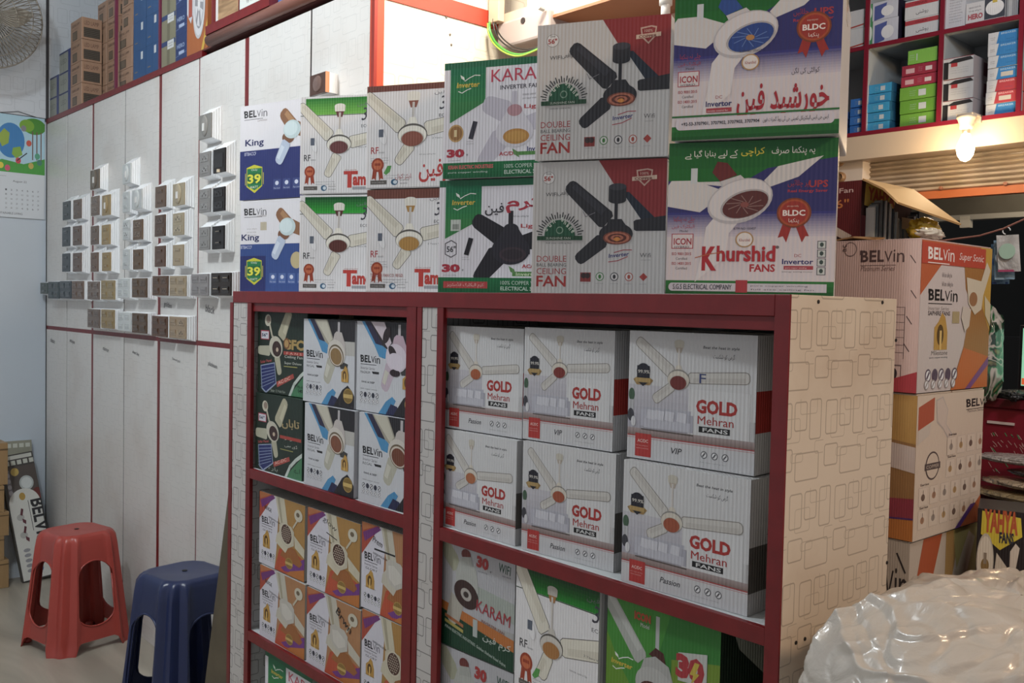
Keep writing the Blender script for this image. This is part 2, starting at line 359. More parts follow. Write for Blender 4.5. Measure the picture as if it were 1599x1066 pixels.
def d_tam(a, top, top2, hub, mode, brown=False):
    a.rect(0, 0, 160, 100, 'D8D5D6')
    if brown: a.rect(0, -1, 160, 6 if mode == 'urdu' else 9, '6E3A2E')
    else:
        a.grad(8, 2, 160, 19, top, top2, 6); a.line([(0, 19.5), (160, 19.5)], .8, '1E3A26')
    lo = mode == 'urdu' and not brown
    if lo: fan_std(a, 46, 58, 13.5, hub, ry=.66, body='C4BEB4', rod=(0, -42), cup='B4B0A6', cupc=hub, blades=[(38, 47, 0, -4, 15, 14), (58, 54, 112, 44, 15, 17), (43, 64, 33, 84, 12, 13)])
    else: fan_std(a, 59, 51, 18, hub, ry=.62, rod=(1, -36), cupc=hub if hub != 'B0803C' else 'B0803C', blades=[(46, 42, -1, 8, 17, 12), (75, 48, 115, 42, 16, 14), (57, 60, 41, 82, 14, 11)] if not brown else [(46, 42, -1, 8, 17, 12), (75, 44, 125, 36, 16, 14), (57, 58, 40, 76, 14, 11)])
    a.ell(21, 50, 4.5, 8, 'C8C6C8', rot=20, part='remote_picture'); a.ell(21, 50, 4, 7.4, 'E0DEE0', rot=20, part='remote_picture'); a.rect(16, 42.5, 22, 50, '565E6E', 'remote_picture')
    a.txt('RF', 6, 66, 6.5, 'B0383A' if brown else '3A3A3E', w=10, bold=.01); a.small(16, 66, 9, 2, '66666A')
    if brown: a.small(6, 71, 25, 1.2, '77777A', 3, 1.2)
    a.rosette(15, 77, 8); a.rect(6, 92, 27, 96, '5A5450', 'sticker'); a.small(8, 95, 17, 1.6, 'B8B4B0')
    a.small(24, 88, 36, 1, '6A6A6E', 2, 1.5)
    a.ell(37, 94, 4.5, 3, '2E5A7E', part='pictogram'); a.ell(38, 94, 2.6, 1.8, 'C8D4DC', part='pictogram'); a.small(44, 93, 12, 1.6, '444448', 2, 1.6)
    a.txt('ECO Smart', 92, 33, 3, '44444A', w=30); a.txt('2 Years Warranty', 84, 54, 2, '66666A', w=30)
    if mode == 'Tam':
        a.small(68, 76.5, 22, 1.4, 'A84A40'); a.rect(72.5, 77, 79, 94, 'C2362E', 'lettering'); a.rect(67, 77, 88, 80.5, 'C2362E', 'lettering'); a.txt('amoor', 80.5, 92, 9.5, 'C2362E', w=45, bold=.05)
        a.rect(80, 93, 130, 96, '9A9AA0', 'sticker')
        if brown: a.txt('TAMOOR FAN CO. REGD.', 6, 85, 3, 'B05048', w=46, bold=.02); a.small(6, 88.5, 46, 1, '66666A', 3, 1.6)
    else:
        a.txt('سورفین', 68, 95, 22, 'BE3634', w=62, bold=.03, ur=True); a.small(68, 69, 22, 1.6, '77777A'); a.txt('ایئر کول', 38, 92, 6, 'B86A6A', w=20, ur=True)
        a.poly([(23, 85), (28, 78), (33, 78), (31, 84), (26, 87)], '4E9A46', 'leaf_logo')
    a.txt('30', 92, 26, 13, '3A3A44', w=18, shear=.2); a.txt('فین', 86, 12, 5, '6A6A70', w=14, ur=True); a.txt('ایئر', 102, 92 if mode != 'urdu' else 80, 7, 'B84A4A', w=12, ur=True)
    a.line([(0, 99.3), (160, 99.3)], .6, '9A9490')
def inverter_logo(a, x, y, s):
    a.txt('Inverter', x, y, 4.6*s, 'D2B23A', w=25*s, bold=.02, shear=.15, part='inverter_logo')
    a.poly([(x+4*s, y-11*s), (x+8*s, y-9*s), (x+9*s, y-6*s), (x+5*s, y-8*s)], 'D8DCD4', 'inverter_logo'); a.line([(x+9*s, y-5.5*s), (x+14*s, y-8*s), (x+20*s, y-10*s), (x+26*s, y-9.5*s)], .9*s, 'D8DCD4', 'inverter_logo')
    a.line([(x+2*s, y+3*s), (x+6*s, y+4.5*s), (x+12*s, y+2*s), (x+16*s, y+1*s)], .9*s, 'D8DCD4', 'inverter_logo')
def d_karam(a, black):
    a.rect(0, 0, 140, 100, 'D6D3DA'); a.rect(0, 0, 140, 6, '176240'); a.grad(7, 5, 46, 36, '1A6A48', '2C7A44', 5)
    a.poly([(7, 34), (46, 34), (46, 32+3), (7, 52)], '2E7E3E'); a.rect(0, 6, 6.5, 86, 'D6D3DA')
    inverter_logo(a, 14, 22, 1)
    P = 'fan_picture'; body = '1C1A22' if black else 'B9B4C0'; b2 = '24222C' if black else 'C9C4CC'
    a.blade(70, 52, 38, 34, 19, 15, body, None, part=P) if black else a.blade(72, 46, 44, 36, 22, 18, body, None, part=P); a.blade(66, 64, 42, 90, 22, 15, body, None, part=P); a.blade(88, 56, 126, 50, 14, 22, body, None, part=P)
    a.rect(75, 28, 80, 42, body, P); a.poly([(70, 44), (86, 44), (98, 60), (98, 66), (58, 66), (62, 54)], b2, P); a.ell(78, 62, 20, 13, b2, part=P); a.ell(78, 44, 8, 5, b2 if black else 'B08088', part=P)
    a.ell(80, 66, 14, 6.5, '3A2A34' if black else 'B8803A', part=P); a.ell(80, 66, 11, 4.5, '2A222A' if black else 'C08C40', part=P)
    a.poly([(33, 51), (38, 52), (33, 67), (28, 66)], '2E2C3A' if not black else '1A1820', 'remote_picture'); a.small(26, 69, 8, .9, '66666A', 2, 1)
    if black:
        a.txt('فین', 50, 32, 11, '26222C', w=20, bold=.02, ur=True); a.txt('کرم', 72, 30, 15, 'B4283A', w=40, bold=.04, ur=True); a.txt('Light', 88, 44, 4.5, 'B4383E', w=22, bold=.02); a.small(80, 34, 20, 2, '66666E')
        a.poly([(7, 56), (14, 53), (20, 56), (20, 66), (14, 69), (7, 66)], '46424A', 'size_badge'); a.poly([(8, 56.6), (14, 54), (19.2, 56.6), (19.2, 65.6), (14, 68), (8, 65.6)], 'D6D3DA', 'size_badge'); a.txt('56"', 9, 64, 5.5, '2A2A30', w=10, bold=.02, part='size_badge')
        a.rect(13, 35, 24, 45, 'BAC0B8', 'sticker'); a.rect(15, 39, 22, 43.6, '8A9088', 'sticker')
    else:
        a.txt('KARAM', 52, 19, 10.5, 'C23A50', w=62, bold=.015, rot=0); a.txt('INVERTER FAN', 62, 26, 3.6, '4A4650', w=42, bold=.02); a.small(86, 32, 18, 2, '77727A', 2); a.txt('Light', 88, 44, 4.5, 'B4383E', w=22, bold=.02)
        a.ell(14, 61, 8.5, 7.6, 'C0965A', part='award_badge'); a.ell(14, 61, 7, 6.2, '9A6A3A', part='award_badge'); a.txt('1', 12, 64, 6, 'E0C890', w=3, bold=.03, part='award_badge')
    a.txt('30', 4, 82, 7.5, 'B4283A', w=20, bold=.06); a.txt('w', 26, 81, 2, '44444A', w=2); a.small(6, 85, 16, 1, '44444A')
    a.txt('AC/DC', 62 if not black else 90, 82 if not black else 78, 3.4, 'B43A40', w=20, bold=.03); a.rect(80, 79 if not black else 81, 112, 82 if not black else 85, '4E8A3E', 'lettering'); a.txt('Inverter', 92 if not black else 84, 79 if not black else 84.6, 4 if not black else 3, '23286E' if not black else 'C8D8B0', w=24, bold=.02)
    a.poly([(76, 76), (82, 79), (84, 84), (78, 81)], '5A8A4A', 'leaf_logo')
    a.grad(0, 86.5, 140, 100, '17683C', '0E5A34', 5)
    if black: a.rect(6, 90, 54, 96, 'B83A38', 'lettering'); a.txt('کرم الیکٹرک انڈسٹریز', 10, 95.5, 4.5, 'E0B8B0', w=40, ur=True)
    else: a.txt('KIRAN ELECTRIC INDUSTRIES', 6, 92, 3.4, 'C85A58', w=50, bold=.04); a.small(6, 96, 50, 2, 'C0D0C4')
    a.txt('100% COPPER WINDING', 68, 92.5, 3.4, 'B8CCBC', w=54, bold=.02); a.txt('ELECTRICAL STEEL', 68, 97.5, 3.4, 'B8CCBC', w=44, bold=.02)
def d_sun(a):
    a.rect(0, 0, 110, 100, 'BEBAB8'); a.poly([(50, 0), (100, 0), (100, 48), (93, 48), (63, 20)], '8E2A2C')
    P = 'fan_picture'; K = '2A2A30'
    a.poly([(68, 24), (73, 24), (97, 48), (86, 50)], '222A38', P)
    a.blade(58, 46, 27, 17, 14.5, 10.5, K, None, part=P, sh='34343C'); a.blade(77, 49, 106, 47, 8, 11, K, None, part=P); a.blade(55, 59, 35, 75.5, 11, 9, K, None, part=P)
    a.rect(62.5, 28, 65, 46, K, P); a.rect(58, 20, 71, 30, K, P); a.ell(64.5, 20, 6.5, 2.6, '3A3A42', part=P); a.ell(64.5, 30, 6.5, 2.6, K, part=P)
    a.poly([(59, 44), (68, 44), (75, 54), (54, 54)], K, P); a.ell(64, 55, 12.5, 8, K, part=P); a.ell(65, 58, 10.5, 5, '7E4032', part=P)
    for i in range(4): a.ell(65, 58, 9-i*2.1, 4.2-i*1.0, ('B4664E', '5E2C24')[i % 2], part=P)
    a.ell(65, 59, 2.4, 1.5, 'D8853A', part=P)
    a.ell(12, 12, 5, 4.8, '8A8684', part='size_badge'); a.ell(12, 12, 4.6, 4.4, 'D4D0CE', part='size_badge'); a.txt('56"', 8.4, 14.4, 3.8, 'A83A34', w=7, bold=.03, part='size_badge'); a.txt('Size', 10, 9.5, 1.5, '44444A', w=4, part='size_badge')
    a.txt('WIFI', 10, 26, 2.8, '4A4848', w=9); a.txt('واقعی', 19.5, 26, 4, '4A4848', w=8, ur=True)
    a.line([(39, 38), (41, 42), (48, 39)], .5, '77737A')
    P = 'sun_logo'
    for i in range(25):
        t = math.radians(6+i*7); r0 = 14; r1 = 18.5 if i % 2 else 16.8
        a.line([(21.5-r0*math.cos(t), 56.5-r0*.98*math.sin(t)), (21.5-r1*math.cos(t), 56.5-r1*.98*math.sin(t))], .75, '22262A', P)
    a.ell(21.5, 56.5, 11.8, 12.4, '20553A', part=P, a0=0, a1=180); a.rect(4, 56.3, 39, 59.6, '20482F', P); a.txt('SUNSHINE FAN', 11, 58.9, 1.7, 'B8BEB0', w=19, part=P)
    for i, ch in enumerate('Sun'): a.txt(ch, 11.6+i*2.5, 53-i*2.9, 3.4, 'C8D0C0', w=2, rot=55-i*12, part=P, bold=.02)
    for i, ch in enumerate('Shine'): a.txt(ch, 22.4+i*1.9, 45.3+i*1.9, 3.4, 'C8D0C0', w=1.7, rot=-10-i*13, part=P, bold=.02)
    a.ell(21.5, 52, 2.8, 2.8, '7E9A84', part=P); a.ell(21.5, 52, 2, 2, '20553A', part=P); a.small(11, 62.5, 20, 1.3, '55555A')
    a.txt('DOUBLE', 4, 76, 4.6, 'A8383A', w=23); a.txt('BALL BEARING', 4, 79.6, 2.5, '44444A', w=23); a.txt('CEILING', 4, 85.5, 4.6, 'A8383A', w=23); a.txt('FAN', 4, 95, 8.3, 'A8302E', w=23, bold=.02)
    a.txt('Inverter', 59, 73, 3, '2E3276', w=15, bold=.02, shear=.2, rot=6); a.line([(59, 76), (66, 75), (73, 72)], .6, 'A83A44'); a.line([(63, 69), (70, 67), (76, 67)], .6, 'A83A44')
    a.txt('Wifi', 82, 72.5, 3.2, '5A5658', w=8); a.small(83, 75, 7, 1, '77777A')
    for i, c in enumerate(('A83430', '3E7E3A', '34343A', 'B04A3A', 'A83A34')):
        x = 42+i*10.8
        if i == 0: a.rect(38, 84, 46, 91, '8A2E2C', 'pictogram'); a.ell(40.5, 86.4, 2, 2.1, '3A2A2A', part='pictogram'); a.ell(43.5, 86.4, 2, 2.1, '3A2A2A', part='pictogram')
        elif i == 4: a.poly([(85, 84), (88, 87), (85, 90), (82, 87)], c, 'pictogram')
        else: a.ell(x, 87, 3.1, 3.2, c, part='pictogram'); a.ell(x, 87, 2.5, 2.6, 'CAC6C4', part='pictogram'); a.ell(x, 87, 1.1, 1.6, c, part='pictogram')
        a.small(x-3, 92.6, 6, .8, '77777A')
    P = 'guarantee_seal'
    a.poly([(78, 8), (86, 7), (90, 8), (89, 15), (84, 20), (79, 15)], 'C2A08E', P); a.poly([(79, 9), (86, 8), (89, 9), (88, 14.5), (84, 18.6), (80, 14.5)], '8E2A2C', P); a.poly([(75, 13), (93, 12), (93, 15), (75, 16)], 'C6A994', P); a.txt('COPPER', 77, 15.4, 1.9, '6A2020', w=13, bold=.02, part=P); a.txt('100%', 81, 11.6, 2, 'D0B0A0', w=6, part=P)
def d_khurshid(a, urdu_top):
    a.grad(0, 0, 110, 26, '1E5C2C', '23682E', 3)
    a.poly([(0, 25 if urdu_top else 22), (40, 30), (60, 18), (100, 12 if urdu_top else 4), (110, 12), (110, 48), (0, 48)], '2E2E6E')
    a.grad(0, 46, 110, 62, '3A3A7C', 'C2BCC8', 10); a.rect(0, 62, 110, 91, 'CBC4CA'); a.grad(0, 91, 110, 101, '2A6E34', '1A5426', 3)
    P = 'fan_picture'; y = 0 if urdu_top else -5; Wt = 'C8C6C8'; hub = '5C2A2A' if urdu_top else '26428E'
    a.poly([(0, 28+y), (2, 25+y), (16, 25+y), (34, 32+y), (30, 38+y), (20, 46+y), (0, 42+y)], Wt, P)
    a.poly([(58, 26+y), (66, 17+y), (92, 11+y), (78, 24+y), (62, 30+y)], Wt, P); a.poly([(30, 48+y), (44, 52+y), (38, 60+y), (36, 76+y), (18, 92+y), (22, 72+y), (24, 56+y)], 'D2CED2', P)
    a.poly([(27, 20+y), (30, 13+y), (36, 14+y), (42, 22+y), (32, 26+y)], '6A2626' if urdu_top else '2A4A96', P); a.poly([(32, 26+y), (44, 22+y), (50, 28+y), (36, 34+y)], 'C0BEC2', P)
    a.ell(44, 39+y, 20, 14, 'B4B2B8', rot=18, part=P); a.ell(44, 38.4+y, 19, 12.6, 'CECCD0', rot=18, part=P); a.ell(47, 41+y, 15, 8.8, 'A8A4A8', rot=18, part=P); a.ell(47.3, 41.3+y, 14, 8, hub, rot=18, part=P)
    for t in range(10): 
        q = math.radians(t*36); a.line([(47+3*math.cos(q), 41.4+y-2*math.sin(q)), (47+11*math.cos(q+.5), 41.4+y-6*math.sin(q+.5))], .5, '8A6A66' if urdu_top else '5A78B8', P)
    a.ell(47, 41.4+y, 2.6, 1.8, 'B8804A' if not urdu_top else '8A4A44', part=P); a.rect(14, 17+y, 18, 27+y, 'C0C8CC', P)
    a.txt('UPS', 84, 31+y, 4.6, 'A8343E', w=11, bold=.03); a.txt('پر چلائیں', 72, 31+y, 5, 'A8343E', w=12, ur=True); a.txt('Real Energy Saver', 72, 34.5+y, 2.4, 'B8323C', w=23, bold=.02)
    P = 'award_rosette'
    cx = 76 if urdu_top else 84; cy = 47 if urdu_top else 33
    a.poly([(cx-6, cy+6), (cx-1, cy+8), (cx-4, cy+19), (cx-6, cy+15), (cx-9, cy+16)], '9E2A26', P); a.poly([(cx+5, cy+6), (cx+1, cy+8), (cx+5, cy+19), (cx+7, cy+15), (cx+9, cy+15)], '9E2A26', P)
    a.ell(cx, cy, 10, 9.6, '7E3A22', part=P); a.ell(cx, cy, 9, 8.6, 'B04A2A', part=P); a.ell(cx, cy, 7.8, 7.4, '9E2E26', part=P); a.txt('BLDC', cx-6.5, cy+2, 3.8, 'E6DCD8', w=13, bold=.03, part=P); a.txt('پنکھا', cx-3, cy+7, 3.4, 'E0D0C8', w=6, ur=True, part=P); a.small(cx-4, cy-3.5, 8, 1.4, 'D8B8A8')
    a.ell(47.5, 64 if urdu_top else 52, 5.4, 5.2, 'B08A5A', part='guarantee_seal'); a.ell(47.5, 64 if urdu_top else 52, 4.6, 4.4, 'D8D2D0', part='guarantee_seal'); a.txt('Khurshid', 44.4, 65.3 if urdu_top else 53.2, 1.9, 'A84040', w=6.4)
    a.txt('KTM NO 155427', 41, 57.6 if urdu_top else 45.6, 1.5, '4A4450', w=13)
    a.txt('Model', 8, 59+y, 1.5, '3A3A44', w=5); a.rect(3, 60+y, 16.5, 70+y, 'B03A48', 'lettering'); a.rect(3.5, 60.5+y, 16, 69.5+y, 'CFC8CC', 'lettering'); a.txt('ICON', 4.4, 67.4+y, 4.4, 'A82A3A', w=11, bold=.02); a.txt('HYBRID', 5, 69.5+y, 1.3, '3A3A44', w=9)
    a.txt('ISO 9001:2015', 3.4, 74.4+y, 2, 'A84048', w=12, bold=.02); a.txt('Certified', 6, 77.4+y, 1.7, '4A4450', w=7); a.txt('ISO 14001:2015', 3.4, 80.8+y, 2, 'A84048', w=12, bold=.02); a.txt('Certified', 6, 83.8+y, 1.7, '4A4450', w=7)
    a.txt('چلے نہ پنکھا', 4, 53+y, 4.4, 'A83A50', w=13, ur=True); a.txt('الیکٹرک فین', 3, 57+y, 3, 'A83A50', w=14, ur=True)
    if urdu_top:
        a.txt('یہ پنکھا صرف', 62, 10.6, 6, 'D8D8D0', w=25, bold=.01, ur=True); a.txt('کراچی', 44, 10.4, 6, 'D6C43A', w=14, bold=.02, ur=True); a.txt('کے لیے بنایا گیا ہے', 10, 11, 6, 'D8D8D0', w=32, bold=.01, ur=True)
        a.txt('K', 22, 84.5, 16, 'B0242E', w=9, bold=.04); a.txt('hurshid', 31, 78.5, 10.5, 'B0242E', w=35, bold=.03); a.txt('FANS', 51, 85, 5, 'B0242E', w=15, bold=.03); a.ell(67, 69, 1, 1, '6A5A60', part='lettering')
        a.txt('Invertor', 70, 80, 3.4, '2A2A6A', w=18, bold=.02); a.txt('DC', 77, 75.4, 2, 'A83A44', w=4); a.rect(71, 81, 88, 83.4, 'A83A44', 'lettering'); a.small(72, 83, 15, 1.2, 'E0C8CC'); a.small(70, 85.4, 18, 1, '44444A')
        for i in range(4): a.rect(90, 65+i*5.6, 95, 70+i*5.6, '44444C', 'pictogram'); a.rect(90.4, 65.4+i*5.6, 94.6, 69.6+i*5.6, 'BCC4C4', 'pictogram'); a.ell(92.5, 67.4+i*5.6, 1.1, 1.4, '3A4A46', part='pictogram')
        a.line([(18, 76), (26, 73.6), (34, 72.4)], .5, 'B8643A')
        a.rect(4, 92.6, 96, 98, 'BEBCC8', 'lettering'); a.ell(4, 95.3, 2.2, 2.7, 'BEBCC8', part='lettering'); a.txt('S.G.S ELECTRICAL COMPANY', 4.6, 96.9, 3.4, '202028', w=36, bold=.03); a.rect(43, 90.5, 50, 98.6, 'A8323A', 'lettering'); a.small(52, 94.8, 40, 1.2, '55505E', 2, 1.2)
    else:
        a.txt('خورشید فین', 40, 88, 22, 'A82430', w=54, bold=.035, ur=True); a.txt('کوالٹی کی لگن', 72, 62, 4.6, '44404A', w=16, ur=True)
        a.txt('Invertor', 21, 79, 3.6, '2A2A6A', w=16, bold=.02); a.txt('DC', 27, 74, 2, 'A83A44', w=4); a.rect(21.4, 80, 37, 82.8, 'A83A44', 'lettering'); a.small(22, 82.3, 14, 1.2, 'E0C8CC'); a.small(21, 84.8, 17, 1, '44444A')
        a.rect(5, 85.6, 95, 93.4, 'C9C4CE', 'lettering'); a.ell(5, 89.5, 2.6, 3.9, 'C9C4CE', part='lettering'); a.ell(95, 89.5, 2.6, 3.9, 'C9C4CE', part='lettering'); a.txt('+92-53-3707901, 3707902, 3707903, 3707904', 6, 91, 2.6, '2A2A34', w=48, bold=.02); a.txt('ایس جی ایس الیکٹریکل کمپنی جی ٹی روڈ گجرات فون', 56, 91.4, 4, '2A2A34', w=38, ur=True)
        a.rect(0, 84, 110, 85.2, '2A6E34')
def d_gfc(a, ur):
    a.rect(0, 0, 110, 100, '1C2C22'); P = 'fan_picture'
    a.poly([(104, 68), (66, 100), (110, 100), (110, 66)], '3F7A52'); a.line([(104, 66), (88, 76), (76, 86), (66, 102)], 4, 'B8C2BA')
    dy = 2 if ur else 0
    a.line([(24, 18+dy), (30, 32+dy), (40, 40+dy)], 3, 'B4AE98', P); a.ell(21, 14+dy, 6.5, 7, 'BDB8A4', rot=-15, part=P); a.ell(22, 13+dy, 4, 4.5, '8E7A6C', rot=-15, part=P)
    a.blade(48, 34+dy, 66, 2+dy, 16, 13, 'A8A388', None, part=P, sh='BAB69A'); a.blade(26, 50+dy, 0, 50+dy, 12, 10, 'A8A690', None, part=P); a.blade(40, 55+dy, 47, 77+dy, 11, 9, 'A8A48C', None, part=P)
    a.ell(38, 45+dy, 14, 12.5, 'B8B3A2', rot=-20, part=P); a.ell(40, 47+dy, 9.5, 9, '3A2422', rot=-20, part=P); a.ell(41, 48+dy, 2.6, 2.6, 'B8A48E', part=P)
    if ur: a.txt('تاباں', 58, 40, 13, 'A08A5C', w=36, bold=.04, ur=True); a.txt('سولر', 64, 54, 5, 'C8C8BC', w=28, ur=True); a.txt('ڈی سی', 64, 63, 5, 'C8C8BC', w=26, ur=True); a.txt('بارہ', 30, 98, 6, 'A8B0A4', w=20, ur=True); a.txt('اے', 84, 92, 6, '142A1C', w=12, ur=True)
    else: a.txt('GFC', 54, 47, 12, 'A88A4C', w=40, bold=.05); a.ell(60, 40, 6, 6.5, '7A4A2A', part='lettering'); a.ell(60, 40, 4.2, 4.6, 'B08A50', part='lettering'); a.txt('Ceiling Fan', 56, 57.5, 4, 'C4C8BE', w=36); a.txt('Super Deluxe', 56, 64.5, 3.6, 'C4C8BE', w=34); a.txt('Solar 12 Volt Fan', 28, 98, 3, 'A8B0A4', w=30); a.txt('Model', 82, 90, 3.4, '142A1C', w=14); a.txt('1403', 84, 95, 4, '142A1C', w=12, bold=.03)
    a.rect(54, 49, 98, 53, 'A83A30', 'lettering')
    if not ur: a.txt('F A N S', 60, 52.4, 2.6, 'D8B0A0', w=30)
    a.rect(55, 66, 82, 67, 'A09A50', 'lettering')
    a.rect(6, 26, 24, 37, 'B0344A', 'size_badge'); a.rect(7.2, 27.2, 22.8, 36, 'C2C4CC', 'size_badge'); a.txt('56"', 8, 33.5, 4, '2A3050', w=12, bold=.03, part='size_badge')
    P = 'solar_panel_picture'
    a.poly([(6, 68), (36, 63), (40, 88), (18, 101), (9, 96)], '8A98B4', P); a.poly([(7.5, 69), (35, 64.4), (38.6, 87), (18, 98.6), (10.4, 94.6)], '222C66', P)
    for i in range(6): a.line([(8, 73+i*4.3), (36, 68.4+i*3.4)], .8, '7C8AAC', P)
    a.txt('Solar Panel', 6, 66, 3.4, 'A84A4A', w=24, rot=8, bold=.03); a.poly([(40, 86), (74, 74), (76, 79), (42, 92)], 'A8423A', 'lettering'); a.txt('AC-DC', 44, 89, 4, 'D8A898', w=26, rot=17, bold=.02)
def d_bblue(a, hub, magnum=False):
    a.rect(0, 0, 125, 100, 'BCBEC4'); a.poly([(44, 0), (125, 0), (125, 24), (60, 24)], '221F24'); a.poly([(72, 24), (125, 24), (125, 40), (84, 40)], 'AEACA6')
    a.poly([(8, 0), (20, 0), (44, 24), (50, 30), (48, 40), (38, 38), (30, 26)], '3E86B8'); a.poly([(13, 0), (22, 0), (38, 18), (44, 26), (32, 24)], '2A2440')
    P = 'fan_picture'
    a.poly([(22, 0), (48, 0), (60, 22), (52, 30), (44, 26), (36, 16)], '9A9484' if not magnum else '2A2226', P); a.poly([(24, 0), (46, 0), (58, 22), (52, 28)], 'BAB5A4' if not magnum else 'C0B4BC', P)
    if magnum: a.ell(50, 14, 5, 10, '2A1E22', rot=-30, part=P)
    a.blade(58, 46, 46, 74, 17, 14, 'AAA898' if not magnum else 'B4A2B0', None, part=P, sh='BEBCAE')
    a.poly([(70, 46), (88, 50), (86, 56), (74, 56)], '3A3A3A', P)
    a.rect(68, 2, 72, 16, 'B0AAAC', P); a.poly([(62, 16), (66, 13), (76, 14), (82, 26), (84, 40), (56, 34)], 'B4ACA8' if not magnum else 'B29AA8', P)
    a.ell(66, 38, 17, 15, 'C4BEB4' if not magnum else 'C8BCC8', rot=-14, part=P)
    if magnum:
        a.ell(60, 32, 8, 5, '2A1E22', rot=-40, part=P); a.ell(95, 52, 11, 6, '2A1E22', part=P); a.ell(64, 54, 8, 4, '2A1E22', part=P); a.ell(66, 42, 13, 9, 'CAC0CC', rot=-14, part=P)
    else:
        a.ell(66, 41, 14.5, 12.5, '6A5A44', rot=-14, part=P); a.ell(66, 41.6, 13, 11, 'C2B8AA', rot=-14, part=P); a.ell(66, 42, 11, 9.4, hub, rot=-14, part=P)
    belvin(a, 7, 45.5, 33, 8, '1E1E22'); a.txt('Invertor Series', 7, 53.5, 3.2, '7A767C', w=24, shear=.2); a.txt('REGAL' if not magnum else 'MAGNUM', 7, 58, 2.8, '55555A', w=16); a.poly([(26, 55), (38, 55), (38, 57.6), (28, 57.6)], '2A2A2E', 'lettering')
    a.txt('FANS & DEEP', 9, 68.5, 2.2, '44444A', w=22, bold=.02); a.txt('100% copper wound', 7, 76, 1.6, '55555A', w=28)
    a.icons(9, 81.5, 5, 6.6, 2.6, '2E3040', True); a.icons(9, 87.5, 5, 6.6, 2.2, '7A7A82')
    a.small(5, 91.6, 34, 1, '66666A'); medal(a, 83, 63, 6.5)
    a.poly([(38, 100), (50, 86), (60, 80), (66, 84), (56, 100)], '3E86B8'); a.poly([(50, 100), (58, 88), (68, 90), (76, 100)], '22244A'); a.poly([(62, 100), (78, 80), (88, 74), (96, 80), (110, 100)], '1E1A20')
    a.ell(89, 86, 9, 8.6, 'A8863E', part='guarantee_seal'); a.ell(89, 86, 8, 7.6, '7E6228', part='guarantee_seal'); a.rect(80.5, 84, 97.5, 88.4, 'C2A25A', 'guarantee_seal')
def d_borange(a, mesh, note=None, paper=False):
    a.rect(0, 0, 125, 100, 'A87A3C' if mesh else 'A8744A'); a.poly([(0, 0), (40, 0), (44, 14), (40, 70), (36, 100), (0, 100)], 'C4C2CC')
    a.poly([(0, 0), (34, 0), (0, 38)], 'A8422E'); a.poly([(2, 12), (30, 0), (36, 3), (6, 22)], '6A2A70'); a.poly([(0, 0), (28, 0), (2, 10)], 'B4683A')
    a.poly([(46, 70), (64, 62), (125, 80), (125, 100), (36, 100)], 'B8482C'); a.poly([(50, 94), (100, 70), (125, 66), (125, 74), (80, 94), (58, 97)], '6A2E80'); a.poly([(70, 94), (125, 76), (125, 101), (60, 101)], 'B86A2C')
    a.poly([(48, 78), (60, 60), (80, 62), (96, 78), (90, 84)], '9A5A2A')
    P = 'fan_picture'; C2 = 'BEB69E' if mesh else 'B8B2A2'
    a.poly([(36, 0), (56, 0), (64, 34), (56, 42), (46, 34)], C2, P); a.poly([(40, 0), (46, 0), (54, 36), (50, 36)], 'A09880', P)
    a.poly([(56, 52), (68, 60), (60, 72), (38, 62), (40, 52), (48, 44)], C2, P); a.poly([(78, 44), (104, 60), (110, 74), (80, 60)], C2, P)
    a.poly([(46, 36), (54, 32), (72, 34), (78, 40), (78, 58), (66, 64), (52, 60), (46, 50)], 'BAB29C' if mesh else 'B4B0A6', P)
    a.line([(76, 34), (84, 24)], 2.4, 'B8B09A', P); a.ell(87, 16, 8.5, 8, 'BEB8A4', part=P); a.ell(86, 15, 3.5, 3, '6A5A44', part=P)
    if mesh:
        a.ell(62, 46, 13.5, 14, 'C4BCA6', rot=-25, part=P); a.ell(62, 46, 11.5, 12.2, '4A2A22', rot=-25, part=P)
        for i in range(-3, 4):
            for j in range(-4, 5):
                x, y = i*3.1+(1.5 if j % 2 else 0), j*2.7
                if (x/10.5)**2+(y/11.2)**2 < 1: a.ell(62+x, 46+y, .9, .9, 'C0B4A0', part=P, n=6)
    else: a.poly([(50, 40), (60, 38), (74, 46), (74, 54), (62, 60), (52, 54)], 'C2BEB4', P)
    belvin(a, 6, 42, 30, 8.4, '1E1E24', '6A6A74'); a.txt('Invertor Series', 6, 49, 2.8, '66626A', w=24); a.txt('GLORY', 8, 53.4, 2.6, '4A4A50', w=22)
    medal(a, 17, 66, 8); a.small(7, 74.6, 22, 1.2, '55555A'); a.icons(8, 84, 5, 6.4, 2.5, '2E3040', True); a.icons(8, 90, 5, 6.4, 2.2, '8A8A92')
    if note == 'glow': a.txt('glow', 30, 12, 9, '1E1C20', w=26, rot=-18, bold=-.01, shear=.2); a.line([(38, 24), (58, 29)], 1, '2A2A2E', 'lettering')
    elif note == 'prem': a.txt('Prem', 20, 19, 7, '1E1C20', w=18, rot=-12, shear=.2); a.rect(24, 26, 62, 28, '2A2A2E', 'lettering')
    elif note == 'brwn': a.txt('Brwn', 56, 16, 10, '1E1C20', w=30, rot=-30, shear=.1)
    elif note == 'side': a.txt('BEIGE', 12, 22, 5, '2A2A2E', w=16, rot=-8)
    a.txt('REFRESHING BEAM', 22, 33, 2.4, '44444A', w=26, rot=-6)
    a.ell(68, 84, 8, 7.4, 'A8863E', part='guarantee_seal'); a.ell(68, 84, 7, 6.4, '8A6A2C', part='guarantee_seal'); a.rect(60, 82.6, 76, 86, 'C2A25A', 'guarantee_seal')
